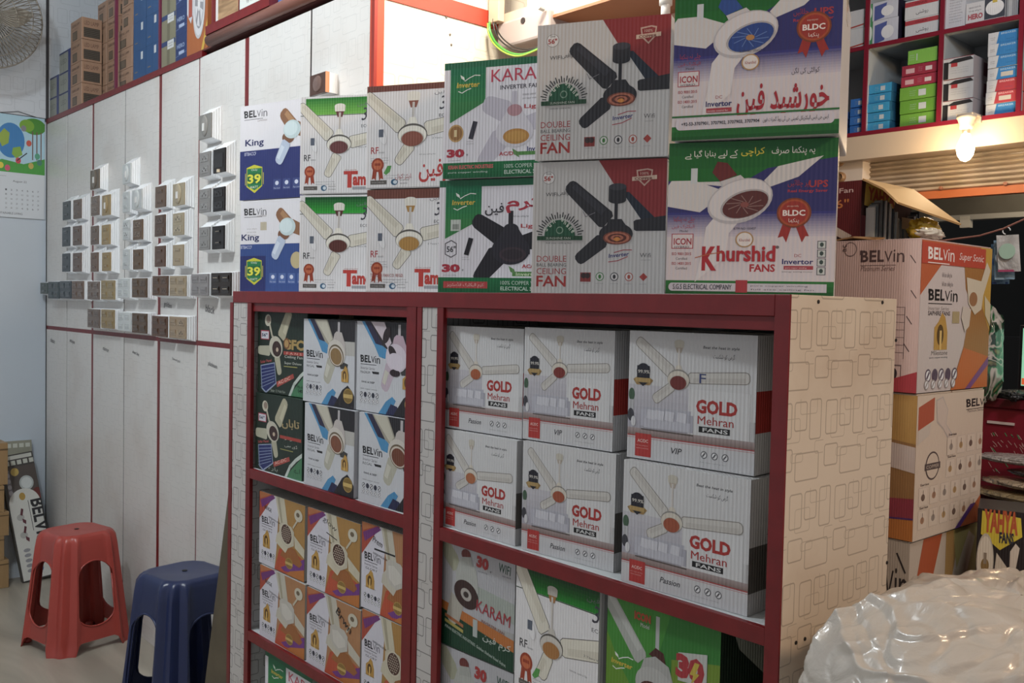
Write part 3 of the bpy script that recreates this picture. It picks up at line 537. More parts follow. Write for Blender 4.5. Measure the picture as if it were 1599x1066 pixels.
def d_gold(a, name, hub, note=False):
    a.rect(0, 0, 110, 62, 'C0C0C2'); a.grad(0, 42, 52, 76, 'B8B6BC', 'A4A2AC', 6); a.rect(50, 42, 96, 76, 'C6C6C8')
    a.grad(0, 76, 110, 82, '9E908E', '7E6C68', 5); a.rect(0, 82, 110, 100, 'BDBDC0'); a.line([(0, 82), (110, 82)], .8, 'A83A3C'); a.line([(0, 83.6), (110, 83.6)], .3, 'B86A6A')
    q = -5 if name == 'VIP' else 2
    fan_std(a, 41.5, 42+q, 8.6, hub, ry=.72, body='C6BEB0', rod=(0, -31-q*.9), cup='B8B2A4', cupc='A89C8C', blades=[(36, 36+q, 7, 7, 8, 6.5), (50, 39+q, 95, 35+q*.8, 6.5, 7), (37, 46+q, 22, 56+q*.6, 6, 6.5)], edge='8A8580', bc='BDBAB4', shd='B4B0AA')
    if name == 'VIP' and note: a.txt('F', 58, 37, 7, '2A3870', w=5)
    P = 'award_badge'
    a.poly([(4, 38), (7, 36), (18, 36), (21, 38), (18, 42), (7, 42)], '9A7A4A', P); a.ell(12.5, 31, 5.6, 6, '20202A', part=P); a.poly([(7.2, 27), (17.8, 27), (17.8, 39), (12.5, 43), (7.2, 39)], '20202A', P); a.rect(6, 36.5, 19, 40, 'A88A52', P); a.txt('99.9%', 8, 33, 2.8, 'B4B0A8', w=10, bold=.03, part=P)
    P = 'sofa_picture'
    a.rect(14, 59, 52, 69, 'A6A6B2', P); a.rect(11, 61, 16, 74, 'ACACB8', P); a.rect(50, 62, 54, 75, '9C9CA8', P); a.rect(14, 68, 52, 75, 'B2B2BC', P); a.line([(12, 76.4), (54, 76.8)], .9, '5A4E4A', P)
    for x in (16, 23, 31, 41): a.poly([(x, 67.6), (x+.8, 60.5), (x+8, 61), (x+7.4, 68.4)], 'C0C0C8', P)
    P = 'vase_picture'
    a.ell(3, 50, 2.6, 5, '3E5A44', part=P); a.rect(1, 54, 5, 62, 'A8A8AC', P); a.ell(2.6, 66, 2.6, 5, '3A3A42', part=P); a.ell(5, 71, 2, 4, 'C4C4C8', part=P)
    a.txt('GOLD', 56, 59.5, 10.5, 'A82A26', w=31, bold=.045); a.txt('Mehran', 57.5, 67.5, 6.2, 'A82A26', w=27, bold=.014); a.rect(58.5, 69, 82, 73.5, '17171A', 'lettering'); a.txt('FANS', 61.5, 72.8, 3.0, 'C8C8C8', w=19, bold=.02)
    a.txt('Beat the heat in style', 60, 12, 2.8, '3A3A3E', w=27, bold=.01, shear=.2); a.txt('گرمی کو شکست', 68, 19, 4.6, '4A4A50', w=16, ur=True)
    a.poly([(7, 80), (20.5, 80), (20.5, 98), (7, 98)], 'B4302C', 'red_tag_print'); a.txt('AC/DC', 9, 87, 2.6, 'D8B0A8', w=9, bold=.03, part='red_tag_print'); a.small(8, 90, 11, 1, 'D8A8A0', 2, 1)
    a.txt(name, 36 if name == 'VIP' else 33, 92.5, 4.6, '34343A', w=9 if name == 'VIP' else 16, shear=.25, bold=.01)
    a.icons(63, 90, 3, 8, 2.5, '55555A'); a.small(60, 96, 22, .9, '88888C')
def d_gold_side(a, lower):
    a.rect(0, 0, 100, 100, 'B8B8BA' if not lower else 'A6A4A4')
    if not lower: a.rect(0, 40, 100, 70, 'A82E28', 'red_tag_print'); a.txt('GOLD', 20, 60, 12, '5A2A26', w=60, bold=.03); a.txt('GT Road', 20, 90, 4, '44444A', w=50, bold=.02); a.small(20, 94, 50, 2)
    else: a.ell(50, 30, 20, 9, '34383A', part='motor_picture'); a.ell(50, 30, 12, 5, '7A7E80', part='motor_picture'); a.small(20, 44, 60, 2); a.rect(0, 50, 100, 84, '4E4A46', 'room_picture'); a.rect(20, 56, 60, 78, '6A665E', 'room_picture'); a.rect(25, 84, 80, 99, 'A8332E', 'red_tag_print'); a.txt('AC/DC', 35, 92, 3, 'D8B0A0', w=30)
def d_wifi(a):
    a.rect(0, 0, 110, 66, 'A9A9AE'); a.poly([(0, 58), (100, 72), (110, 76), (110, 84), (0, 68)], 'B8682E'); a.poly([(0, 66), (110, 84), (110, 101), (0, 101)], '123E28')
    P = 'fan_picture'
    a.poly([(0, 0), (10, 0), (24, 12), (30, 24), (18, 28), (4, 16)], '9A9C84', P); a.poly([(44, 34), (102, 40), (102, 58), (52, 50)], '9AA29A', P); a.poly([(16, 48), (34, 56), (28, 74), (18, 80), (10, 72)], 'A8A498', P)
    a.poly([(22, 28), (28, 14), (40, 12), (50, 20), (54, 40), (46, 56), (24, 46)], 'A8AAA4', P); a.ell(36, 9, 6.5, 5, '6A2E2C', part=P); a.poly([(31, 12), (43, 10), (46, 18), (30, 20)], 'A0A29C', P)
    a.ell(37, 46, 17, 12.5, '3A2624', rot=-14, part=P); a.ell(37, 46, 7.5, 5.6, 'A8A29C', rot=-14, part=P); a.ell(37, 46, 3.6, 2.8, '3A2E2C', part=P)
    a.txt('30', 50, 17, 11, 'A83030', w=16, bold=.06, rot=-4); a.txt('w', 68, 19, 2, '444444', w=2); a.small(52, 21, 14, 1.2); a.txt('WIFI', 79, 15, 8, '1E4A34', w=15, bold=.04, rot=-4); a.small(84, 18.6, 12, 1.5)
    a.txt('KARAM', 51, 57, 10.5, 'A8303A', w=44, bold=.012, rot=-6); a.txt('INVERTER FAN', 58, 66, 2.6, '8A3A20', w=30, rot=-8)
    a.rect(47, 66, 53, 82, 'A8B0AC', 'remote_picture'); a.txt('کرم فین', 60, 84, 9, 'B8C0BA', w=36, bold=.01, rot=-4, ur=True)
    a.txt('KIRAN ELECTRIC INDUSTRIES. Gulshan Shahzad Road Gujrat.', 8, 84, 3.6, '9AAAA0', w=84, bold=.03, rot=-10); a.poly([(8, 70), (34, 75), (34, 78), (8, 73)], 'A8623A', 'lettering'); a.poly([(8, 75), (34, 80), (34, 83), (8, 78)], 'A89A4A', 'lettering')
def d_icon(a):
    a.rect(0, 0, 120, 100, '2C7A2C'); a.poly([(0, 0), (60, 0), (40, 60), (0, 100)], '3C8A30'); a.poly([(60, 34), (100, 26), (100, 60), (60, 56)], '6A8A26'); a.poly([(0, 30), (12, 50), (30, 70), (30, 100), (0, 100)], '5E8E26')
    P = 'fan_picture'
    a.blade(34, 42, -2, 2, 13, 12, 'A4A6A0', None, part=P, sh='B4B6B0'); a.poly([(66, 56), (84, 50), (112, 62), (112, 100), (64, 100)], 'A8ACA6', P); a.poly([(28, 62), (40, 58), (44, 100), (6, 100), (14, 74)], 'AAAEA8', P)
    a.rect(45.6, 8, 49, 32, 'A8ACAA', P); a.poly([(40, 36), (46, 30), (53, 32), (56, 42)], '4A2420', P); a.poly([(36, 40), (46, 36), (58, 40), (66, 60), (30, 56)], 'A2A29E', P)
    a.ell(48, 60, 20, 15, 'ACACA8', rot=-18, part=P); a.ell(46, 66, 15, 11, '4E2620', rot=-18, part=P)
    for t in range(8): q = math.radians(t*45); a.line([(46, 66), (46+12*math.cos(q), 66-8*math.sin(q))], .5, 'A8886A', P)
    a.ell(46, 67, 2.4, 2.2, 'B0963A', part=P)
    a.txt('ICON', 26, 15, 6, 'B8482E', w=15, bold=.06); a.txt('Model', 32, 19, 3, 'C0C4BC', w=8, bold=.02)
    a.poly([(66, 27), (90, 22), (90, 44), (66, 46)], 'B0B4AE', 'energy_badge'); a.txt('30', 64, 44, 17, 'A82E34', w=24, bold=.07, part='energy_badge'); a.txt('w', 89, 45, 4, '9AA2AA', w=5, bold=.03, part='energy_badge'); a.poly([(80, 30), (84, 30), (81, 37), (84, 37), (77, 46), (79, 39), (76, 39)], 'C0A83A', 'energy_badge')
    inverter_logo(a, 5, 52, .8)
def d_super_right(a):
    a.rect(0, 0, 100, 100, 'C2B4AE'); a.poly([(28, 14), (0, 36), (0, 0), (100, 0), (100, 14)], 'B85A34'); a.poly([(58, 10), (100, 0), (100, 100), (45, 100), (62, 70), (66, 56), (70, 40), (62, 30)], 'A06A34'); a.poly([(82, 0), (100, 0), (100, 60), (86, 40), (92, 20)], 'C0943A')
    a.poly([(62, 71), (100, 78), (100, 100), (46, 100)], 'C4632A'); a.poly([(66, 100), (100, 78), (100, 84), (74, 100)], '7A4280'); a.rect(0, 1, 90, 15, 'B84430')
    belvin(a, 8, 12, 36, 8, 'E0D4CC', under=True); a.txt('Super Sonic', 50, 12, 6.5, 'E0C8C0', w=36, shear=.25)
    P = 'fan_picture'; a.poly([(62, 22), (84, 24), (92, 10), (98, 16), (88, 34), (86, 44), (76, 48), (66, 40)], 'C8BAA0', P); a.ell(73, 37, 6, 5, '9A6A44', part=P); a.poly([(58, 42), (70, 44), (68, 56), (62, 60), (56, 50)], 'C4B6A8', P); a.poly([(90, 34), (100, 40), (100, 56), (92, 48)], 'C8B892', P)
    a.small(28, 24, 16, 4, '8A7E7C', 2, 2); belvin(a, 11, 39, 40, 7.5, '241E1E'); a.txt('Inverter Series', 11, 45.5, 2.6, '8A7C78', w=28, shear=.2); a.txt('SAPHIRE FANS', 11, 49, 3, '4A4040', w=30, bold=.02); a.rect(44, 46, 54, 54, 'A89468', 'sticker')
    medal(a, 29, 62, 9); a.txt('Milestone', 17, 75.5, 3, '5A4E4A', w=22, shear=.2); a.small(15, 78, 25, 1.6)
    a.icons(14, 89, 5, 9, 4, '5A4658', True); a.icons(12, 95, 5, 9, 3, '9A8E8A')
def d_super_left(a):
    a.rect(0, 0, 100, 100, 'BC9C92'); belvin(a, 30, 14, 52, 8, '4A3634'); a.txt('Platinum Series', 30, 20, 3.4, '6A4E4A', w=40, shear=.3); a.ell(17, 5, 8, 5, '6A5450', part='lettering'); a.ell(17, 5, 7, 4.3, 'BC9C92', part='lettering'); a.txt('ac', 12.6, 6.4, 3, '4A3634', w=8, rot=90)
    for x, y in ((88, 10), (90, 33), (86, 50), (84, 68)): a.line([(x, y), (x+6, y+5)], 1, '3E2E2C', 'lettering')
    a.txt('Phase 1', 0, 40, 2.4, '4A3634', w=17, bold=.02)
    for k in range(7): a.line([(60, 44+k*5), (84, 44+k*5)], .5, '5A4644', 'table_print')
    for x in (60, 72, 84): a.line([(x, 44), (x, 78)], .5, '5A4644', 'table_print')
    a.rect(66, 82, 82, 93, '6A5450', 'pictogram'); a.rect(67, 83, 81, 92, 'BC9C92', 'pictogram'); a.ell(74, 88, 3.6, 3.6, '34282A', part='pictogram')
    a.poly([(60, 94), (100, 86), (100, 101), (60, 101)], 'A02E34')
def d_chart(a):
    a.rect(0, 0, 110, 100, 'D2BCA6'); a.poly([(2, 8), (24, 2), (24, 18), (2, 24)], 'B4543A'); a.poly([(2, 24), (20, 20), (18, 28), (2, 34)], 'C8B8A8'); P = 'fan_picture'
    a.poly([(26, 4), (36, 2), (44, 12), (42, 22), (52, 30), (48, 36), (38, 26), (28, 20)], 'B8AAA0', P); a.poly([(27, 5), (35, 3), (43, 12), (41, 22), (51, 31), (48, 34), (38, 25), (29, 19)], 'CCB8A8', P)
    belvin(a, 72, 12, 40, 6, '2A2224'); a.txt('Platinum Series', 74, 16, 2, '7A6A64', w=26)
    a.ell(24, 50, 10, 10, '5A4C48', part='guarantee_seal'); a.ell(24, 50, 8.6, 8.8, 'D2BCA6', part='guarantee_seal'); a.rect(13, 48, 35, 52.6, '5A4C48', 'guarantee_seal'); a.txt('COPPER', 15, 51.6, 2.4, 'C8B4A0', w=18)
    for r, (y, x0, n) in enumerate(((40, 46, 4), (56, 46, 4), (72, 8, 6), (88, 8, 6))):
        a.txt('Series', x0, y-9, 1.7, '5A4C48', w=12, bold=.02)
        for i in range(n):
            x = x0+4+i*15.4; a.rect(x-6, y-8, x+6.4, y+5, 'C4B0A0', 'fan_chart'); a.rect(x-5.7, y-7.7, x+6.1, y+4.7, 'D6C2AE', 'fan_chart'); a.ell(x, y-1, 2.6, 2.4, ('9A8A7E', 'A87A5A', '6E5648', 'B8905A')[(i*7+r*3) % 4], part='fan_chart'); a.line([(x, y-6), (x, y)], .6, '7A6A60', 'fan_chart')
    a.poly([(66, 100), (100, 80), (110, 78), (110, 100)], 'B4582C'); a.poly([(60, 100), (84, 85), (92, 85), (68, 100)], '5E3A80')
def d_chart_left(a):
    a.rect(0, 0, 110, 100, '8E6236'); a.poly([(0, 0), (110, 0), (110, 34), (0, 26)], 'A87C3E'); a.poly([(0, 28), (110, 36), (110, 54), (0, 44)], 'B8A49A'); a.poly([(0, 76), (110, 70), (110, 84), (0, 90)], '8A2E3A'); a.poly([(0, 90), (110, 84), (110, 101), (0, 101)], 'B0662A'); a.line([(0, 90), (110, 84)], 2, '4A2A60')
def d_yahya(a, big=True):
    a.rect(0, 0, 110, 100, '241C1C'); a.poly([(9, 3), (84, 8), (88, 34), (46, 56), (8, 36)], 'CDB52E'); a.txt('YAHYA', 13, 33, 17, 'B8502A', w=66, bold=.05); a.txt('FANS', 44, 46, 8, '2A2A3A', w=28, bold=.04)
    a.ell(18, 74, 17, 20, 'B8AC9A', part='fan_picture'); a.ell(18, 74, 15, 18, 'D0C4B0', part='fan_picture'); a.ell(18, 80, 8, 5, '8A6A3A', part='fan_picture'); a.rect(15, 62, 21, 78, '8A7A66', 'fan_picture')
    a.poly([(40, 60), (60, 78), (70, 100), (36, 96)], 'C2B4A0', 'fan_picture'); a.poly([(66, 56), (76, 44), (84, 50), (78, 80), (66, 86)], 'C8BAA8', 'fan_picture'); a.poly([(80, 84), (106, 90), (106, 100), (76, 96)], 'C8BAA8', 'fan_picture')
# ---------------------------------------------------------------- cartons
def carton(loc, rot, w, h, d, label, group, design=None, wart=None, side=None, base='B9A58A', face='C4C4C6', tape=True, name='fan_carton', flaps=True, cat='carton'):
    r = root(name, loc, rot, label, cat, group)
    m = pr(face); g = .0016
    mb = MB(); mb.box((0, 0, 0), (w, d, h-.004), m); mb.build('carton_body', r, bevel=.003)
    if flaps:
        t = MB(); t.box((.001, .001, h-.0045), (w-.001, d/2-g, h-.0008), m); t.build('top_flap', r, bevel=.001)
        t = MB(); t.box((.001, d/2+g, h-.0045), (w-.001, d-.001, h-.0008), m); t.build('top_flap', r, bevel=.001)
        if tape:
            t = MB(); t.box((-.0004, d/2-.022, h-.0008), (w+.0004, d/2+.022, h-.0003), mat('C2B79C', .15)); t.box((w, d/2-.022, h-.045), (w+.0005, d/2+.022, h-.0008), mat('C2B79C', .15)); t.build('packing_tape', r)
    if design:
        a = Art(w, h-.001, wart); design(a); a.build(r, front())
    if side:
        a = Art(d, h-.001, d); side(a); a.build(r, right(w))
    return r
# ---------------------------------------------------------------- room
YW, XL, XC, ZL = 1.44, -5.17, -2.2, 2.28
FLOOR = mat('8E8A82', .25, noise=.35, nscale=3)
def tile_floor():
    m, N, L, B = new_mat('stone_floor')
    tc = N.new('ShaderNodeTexCoord'); n1 = N.new('ShaderNodeTexNoise'); n1.inputs['Scale'].default_value = 2.2; n1.inputs['Detail'].default_value = 7; n1.inputs['Distortion'].default_value = 1.5
    mp = N.new('ShaderNodeMapping'); mp.inputs['Scale'].default_value = (.5, 2.2, 1); L.new(tc.outputs['Object'], mp.inputs[0]); L.new(mp.outputs[0], n1.inputs['Vector'])
    cr = N.new('ShaderNodeValToRGB'); cr.color_ramp.elements[0].position = .35; cr.color_ramp.elements[1].position = .65
    cr.color_ramp.elements[0].color = lin('8F887C'); cr.color_ramp.elements[1].color = lin('ABA497'); L.new(n1.outputs['Fac'], cr.inputs[0]); L.new(cr.outputs[0], B.inputs['Base Color']); B.inputs['Roughness'].default_value = .32
    return m
structure('floor', mbox((-6, -2.5, -.1), (3, 9, 0), tile_floor()))
structure('ceiling', mbox((-5.4, -2.5, 3.2), (1.5, 3.95, 3.3), mat('C8C8C4', .7)))
SUB = mat('6E6E6E', .8); DARKJ = mat('1E1618', .6)
# wall with the switch display: laminate boards one by one with red joint strips
wb = structure('wall_back', mbox((XL-.15, YW+.012, 0), (XC-.012, YW+.13, ZL-.02), SUB))
cols = [XL, -4.8405, -4.4726, -4.0706, -3.6915, -3.33, -2.955, -2.535, XC-.014]
red = {-4.4726: .028, -3.6915: .030, -2.955: .030, -3.33: .0102}
for i in range(len(cols)-1):
    for (z0, z1) in ((.0, 1.222), (1.240, ZL-.022)):
        g0 = red.get(cols[i], .009)/2; g1 = red.get(cols[i+1], .009)/2
        b = MB(); b.box((cols[i]+g0, YW-.002, z0), (cols[i+1]-g1, YW+.012, z1), LAM_WALL); b.build('wall_panel', wb, bevel=.001)
for x in cols[1:-1]:
    wd = red.get(x, .009); b = MB(); b.box((x-wd/2, YW, 0), (x+wd/2, YW+.012, ZL-.022), RED if wd > .01 else DARKJ); b.build('joint_strip', wb)
b = MB(); b.box((XL, YW-.001, 1.222), (XC-.014, YW+.012, 1.240), RED); b.build('joint_strip', wb)
b = MB(); b.box((XL, YW-.006, ZL-.022), (-3.3, YW+.012, ZL), RED); b.build('ledge_edging', wb)
b = MB(); b.box((XC-.014, YW-.004, 0), (XC+.004, YW+.03, 3.2), mat('B8452E', .4)); b.build('corner_trim', wb)
b = MB(); b.box((XC-.004, YW-.006, 0), (XC+.010, YW+.004, 3.2), mat('8A2A20', .4)); b.build('corner_trim', wb)
# ledge over the wall
led = structure('trim_1', mbox((XL, YW-.002, ZL-.002), (XC-.014, 2.0, ZL+.004), mat('5A2A26', .5)))
b = MB(); b.tube([(-3.22, YW-.013, ZL+.016), (-2.8, YW-.013, ZL+.016), (XC-.03, YW-.013, ZL+.016)], .020, mat('7A5248', .3), 14); b.smooth = True; b.build('ledge_rail', led)
b = MB(); b.box((-3.22, YW-.03, ZL+.032), (-2.75, YW+.0, ZL+.062), RED); b.build('ledge_edging', led)
nb = structure('wall_niche', mbox((XL-.15, 1.93, ZL), (XC-.014, 2.02, 3.2), SUB))
xs = [XL, -4.78, -4.36, -3.9, -3.4, -2.9, -2.5, XC-.014]
for a_, b2 in zip(xs, xs[1:]):
    b = MB(); b.box((a_+.004, 1.918, ZL+.01), (b2-.004, 1.93, 3.19), LAM_WALL); b.build('wall_panel', nb, bevel=.001)
for px in (182, 251):
    x = onY(px, 60, 1.452).x; b = MB(); b.box((x-.006, 1.446, ZL+.004), (x+.006, 1.458, 3.19), mat('6A2A44', .4)); b.build('niche_post', led)
# left wall
wl = structure('wall_left', mbox((XL-.16, -2.5, 0), (XL-.012, YW+.6, 3.2), SUB))
ys = [-2.4, -1.2, 0.0, .78, YW-.003]
for a_, b2 in zip(ys, ys[1:]):
    b = MB(); b.box((XL-.012, a_+.002, .0), (XL, b2-.002, ZL-.01), mat('BCC6D0', .5, noise=.08, nscale=2)); b.build('wall_panel', wl)
ys = [-2.4, -1.2, 0.0, .9, 1.93]
for a_, b2 in zip(ys, ys[1:]):
    b = MB(); b.box((XL-.012, a_+.003, ZL+.004), (XL, b2-.003, 3.2), LAM_SIDEWALL); b.build('wall_panel', wl)
b = MB(); b.box((XL-.002, -2.4, ZL-.012), (XL+.008, YW, ZL+.004), mat('2E2E34', .5)); b.build('wall_trim', wl)
b = MB(); b.box((XL-.002, YW-.008, ZL), (XL+.008, YW+.004, 3.2), mat('2E2E34', .5)); b.build('wall_trim', wl)
b = MB(); b.box((XL, -2.4, 0), (XL+.006, YW-.004, .05), mat('55585C', .5)); b.build('wall_trim', wl)
# return wall round the corner
YR = 1.87
wr = structure('wall_return', mbox((XC-.15, YW+.03, 0), (XC-.012, YR+.2, 3.2), SUB))
CREAMP = laminate('laminate_cream', 'D8D0BE', 'B8AC96', .6, 1.6, (1, 2), .05)
for z0, z1 in ((0, 2.222), (2.272, 3.2)):
    b = MB(); b.box((XC-.012, YW+.031, z0), (XC, YR+.2, z1), CREAMP); b.build('wall_panel', wr)
b = MB(); b.box((XC-.012, YW+.031, 2.222), (XC+.004, YR+.2, 2.272), mat('B04030', .4)); b.build('joint_strip', wr)
for px, py in ((697, 27), (703, 54), (705, 70)):
    p = onX(px, py, XC); b = MB(); b.lathe([(.0035, 0), (.0035, .002), (.001, .003)], mat('5A5048', .5), n=8); o = b.build('screw', wr, loc=p); o.rotation_euler = (0, PI/2, 0)
wp = structure('wall_meter', mbox((XC, YR+.2, 0), (-1.36, YR+.32, 3.2), mat('CDAFA2', .6, noise=.1, nscale=6)))
p0 = onY(786, 44, YR)
bm_ = structure('trim_2', mbox((XC+.02, YR, 2.205), (-1.36, YR+.2, 2.26), mat('CDBBA6', .5)))
b = MB(); b.box((XC+.02, YR-.004, 2.203), (-1.36, YR+.2, 2.211), mat('9A6A4C', .5)); b.build('beam_edging', bm_)
b = MB(); b.box((XC+.13, YR+.012, 2.26), (-1.36, YR+.02, 3.19), mat('D8CDC8', .5)); b.build('beam_panel', bm_)
# ---------------------------------------------------------------- shop front at the back right
YS = 3.6
zb = onY(1450, 193, YS).z   # underside board of the wall shelves
fr = structure('wall_front', mbox((-3.0, YS, 2.012), (1.4, YS+.3, zb-.008), mat('CDBBA4', .45, noise=.06, nscale=3)))
b = MB(); b.box((-3.0, YS+.05, 0), (onY(1341, 280, YS+.02).x, YS+.3, 2.012), mat('CFC2B4', .5)); b.build('wall_pier', fr)
b = MB(); b.box((-3.0, YS+.28, zb), (1.4, YS+.34, 3.2), mat('8E949A', .6)); b.build('wall_panel', fr)
for (px, py, r) in ((1310, 250, .03), (1314, 277, .022)):
    p = onY(px, py, YS+.05); b = MB(); b.lathe([(r, 0), (r, .012), (r*.7, .02), (r*.3, .012)], mat('8A6A4A', .4), n=18); o = b.build('door_knob_plate', fr, loc=p); o.rotation_euler = (PI/2, 0, 0)
# roller shutter, half lowered: curved slats one by one
sh = tag(bpy.data.objects.new('roller_shutter', None), 'half lowered steel roller shutter of cream slats under the wall shelves', 'shutter'); COL.objects.link(sh); sh.location = (-1.2, YS+.12, 1.6)
SL = mat('B8A894', .4, noise=.5, nscale=7, metal=.1)
ztop, zbot = 2.014, onY(1500, 296, YS+.12).z
n = 7; hh = (ztop-zbot)/n
for i in range(n):
    q = MB(); P = []
    for k in range(7):
        t = k/6; P.append((-.014*math.sin(PI*t), hh*t*.97))
    vs = [(-.9+.0, y, z) for y, z in P] + [(2.2, y, z) for y, z in P] + [(-.9, y+.002, z) for y, z in P] + [(2.2, y+.002, z) for y, z in P]
    fs = [(k, k+7, k+8, k+1) for k in range(6)] + [(k+14, k+15, k+22, k+21) for k in range(6)] + [(0, 14, 21, 7), (6, 13, 27, 20)]
    q.add(vs, fs, SL); o = q.build('slat', sh, loc=(0, 0, zbot-1.6+i*hh))
b = MB(); zo = onY(1500, 308, YS+.12).z; b.box((-.9, -.02, zo-1.6), (2.2, .02, zbot-1.6), mat('B0643C', .5)); b.build('bottom_rail', sh)
for px, py in ((1470, 294), (1571, 287)):
    p = onY(px, py, YS+.1); b = MB(); b.lathe([(.008, 0), (.008, .006), (.004, .008)], mat('8A5A44', .5), n=10); o = b.build('rivet', sh, loc=p-sh.location); o.rotation_euler = (PI/2, 0, 0)
# the concrete beam outside and the dark street
YO = 4.3
zt = onY(1520, 300, YO).z; z1 = onY(1520, 343, YO).z
ob = structure('trim_3', mbox((-4, YO, z1+.02), (3.5, YO+.25, zt+.3), mat('5E5A50', .8, noise=.4, nscale=6, bump=.4)))
b = MB(); b.box((-4, YO-.02, z1), (3.5, YO+.0, z1+.022), mat('9E9C94', .6)); b.build('beam_edging', ob)
b = MB(); b.box((-.022, 0, -.02), (.022, .03, .03), mat('C8C4B8', .5)); b.build('bracket', ob, loc=onY(1507, 348, YO-.02))
structure('backdrop_street', mbox((-9, 8.8, 0), (8, 9, 5), mat('101210', .9, noise=.6, nscale=3)))
structure('wall_exterior', mbox((-4, 7.0, 0), (6, 7.1, 1.25), mat('141414', .8)))
l = bpy.data.lights.new('beam_fill_light', 'POINT'); l.energy = 5; l.color = (1, .85, .65); l.shadow_soft_size = .1  # added unseen fill behind the shutter that brightens the concrete beam
o = bpy.data.objects.new('beam_fill_light', l); COL.objects.link(o); o.location = (-1.4, 3.97, 1.965)
# ---------------------------------------------------------------- shelf unit
YF, ZT = 1.1326, 1.4137
YB = YW-.006
su = root('shelf_unit', (-1.55, 1.28, 0), 0, 'wide white laminate shelf unit with dark red edging, filled with fan cartons', 'shelf')
def sp(name, a, b, m, bev=.0008):
    q = MB(); q.box((a[0]+1.55, a[1]-1.28, a[2]), (b[0]+1.55, b[1]-1.28, b[2]), m); return q.build(name, su, bevel=bev)
XR = -.7027
sp('top_board', (-2.41, YF+.008, ZT-.018), (XR-.016, YB, ZT-.0005), LAM_IN)
sp('side_panel', (XR-.016, YF+.002, 0), (XR, YB, ZT), LAM_SIDE)
sp('side_panel', (-2.41, YF+.008, 0), (-2.395, YB, ZT-.018), LAM_IN)
sp('inner_panel', (-2.312, YF+.008, 0), (-2.300, YB-.01, ZT-.018), LAM_IN)
sp('inner_panel', (-1.552, YF+.008, 0), (-1.538, YB-.01, ZT-.018), LAM_IN)
sp('inner_panel', (-1.520, YF+.008, 0), (-1.508, YB-.01, ZT-.018), LAM_IN)
sp('back_panel', (-2.395, YB-.008, 0), (XR-.016, YB, ZT-.018), mat('77777A', .6))
sp('jamb_face', (-2.392, YF+.001, 0), (-2.308, YF+.008, ZT-.03), LAM_FACE)
sp('jamb_face', (-1.540, YF+.001, 0), (-1.489, YF+.008, ZT-.03), LAM_FACE)
for x0, x1 in ((-2.41, -2.392), (-2.308, -2.285), (-1.592, -1.559), (-1.556, -1.540), (-1.489, -1.469), (-.727, -.7032)):
    sp('edging_strip', (x0, YF-.001, 0), (x1, YF+.009, ZT-.03 if x1 > -2.4 and x1 < -.71 else ZT-.0), RED)
sp('edging_strip', (-2.392, YF-.0015, ZT-.03), (-.727, YF+.009, ZT), RED)
sp('edging_strip', (-2.285, YF+.004, ZT-.052), (-1.592, YF+.012, ZT-.030), RED)
sp('edging_strip', (-1.469, YF+.004, ZT-.050), (-.727, YF+.012, ZT-.030), RED)
for z in (.951, .522, .09):
    for x0, x1 in ((-2.299, -1.553), (-1.507, XR-.017)):
        if z == .522 and x0 > -2: z = .4845
        sp('shelf_board', (x0, YF+.01, z-.016), (x1, YB-.01, z), mat('C6CACC', .4))
        sp('edging_strip', (x0 if x0 < -2 else -1.469, YF-.0005, z-.026), (-1.592 if x0 < -2 else -.727, YF+.010, z-.0005), RED)
for px, py in ((1278, 471), (1378, 472), (1399, 531), (1257, 997), (1385, 878), (1243, 1003)):
    p = onX(px, py, XR); q = MB(); q.lathe([(.0028, 0), (.0028, .0012), (.001, .0016)], mat('1E1A18', .6), n=10); o = q.build('screw_cap', su, loc=p-su.location); o.rotation_euler = (0, PI/2, 0)
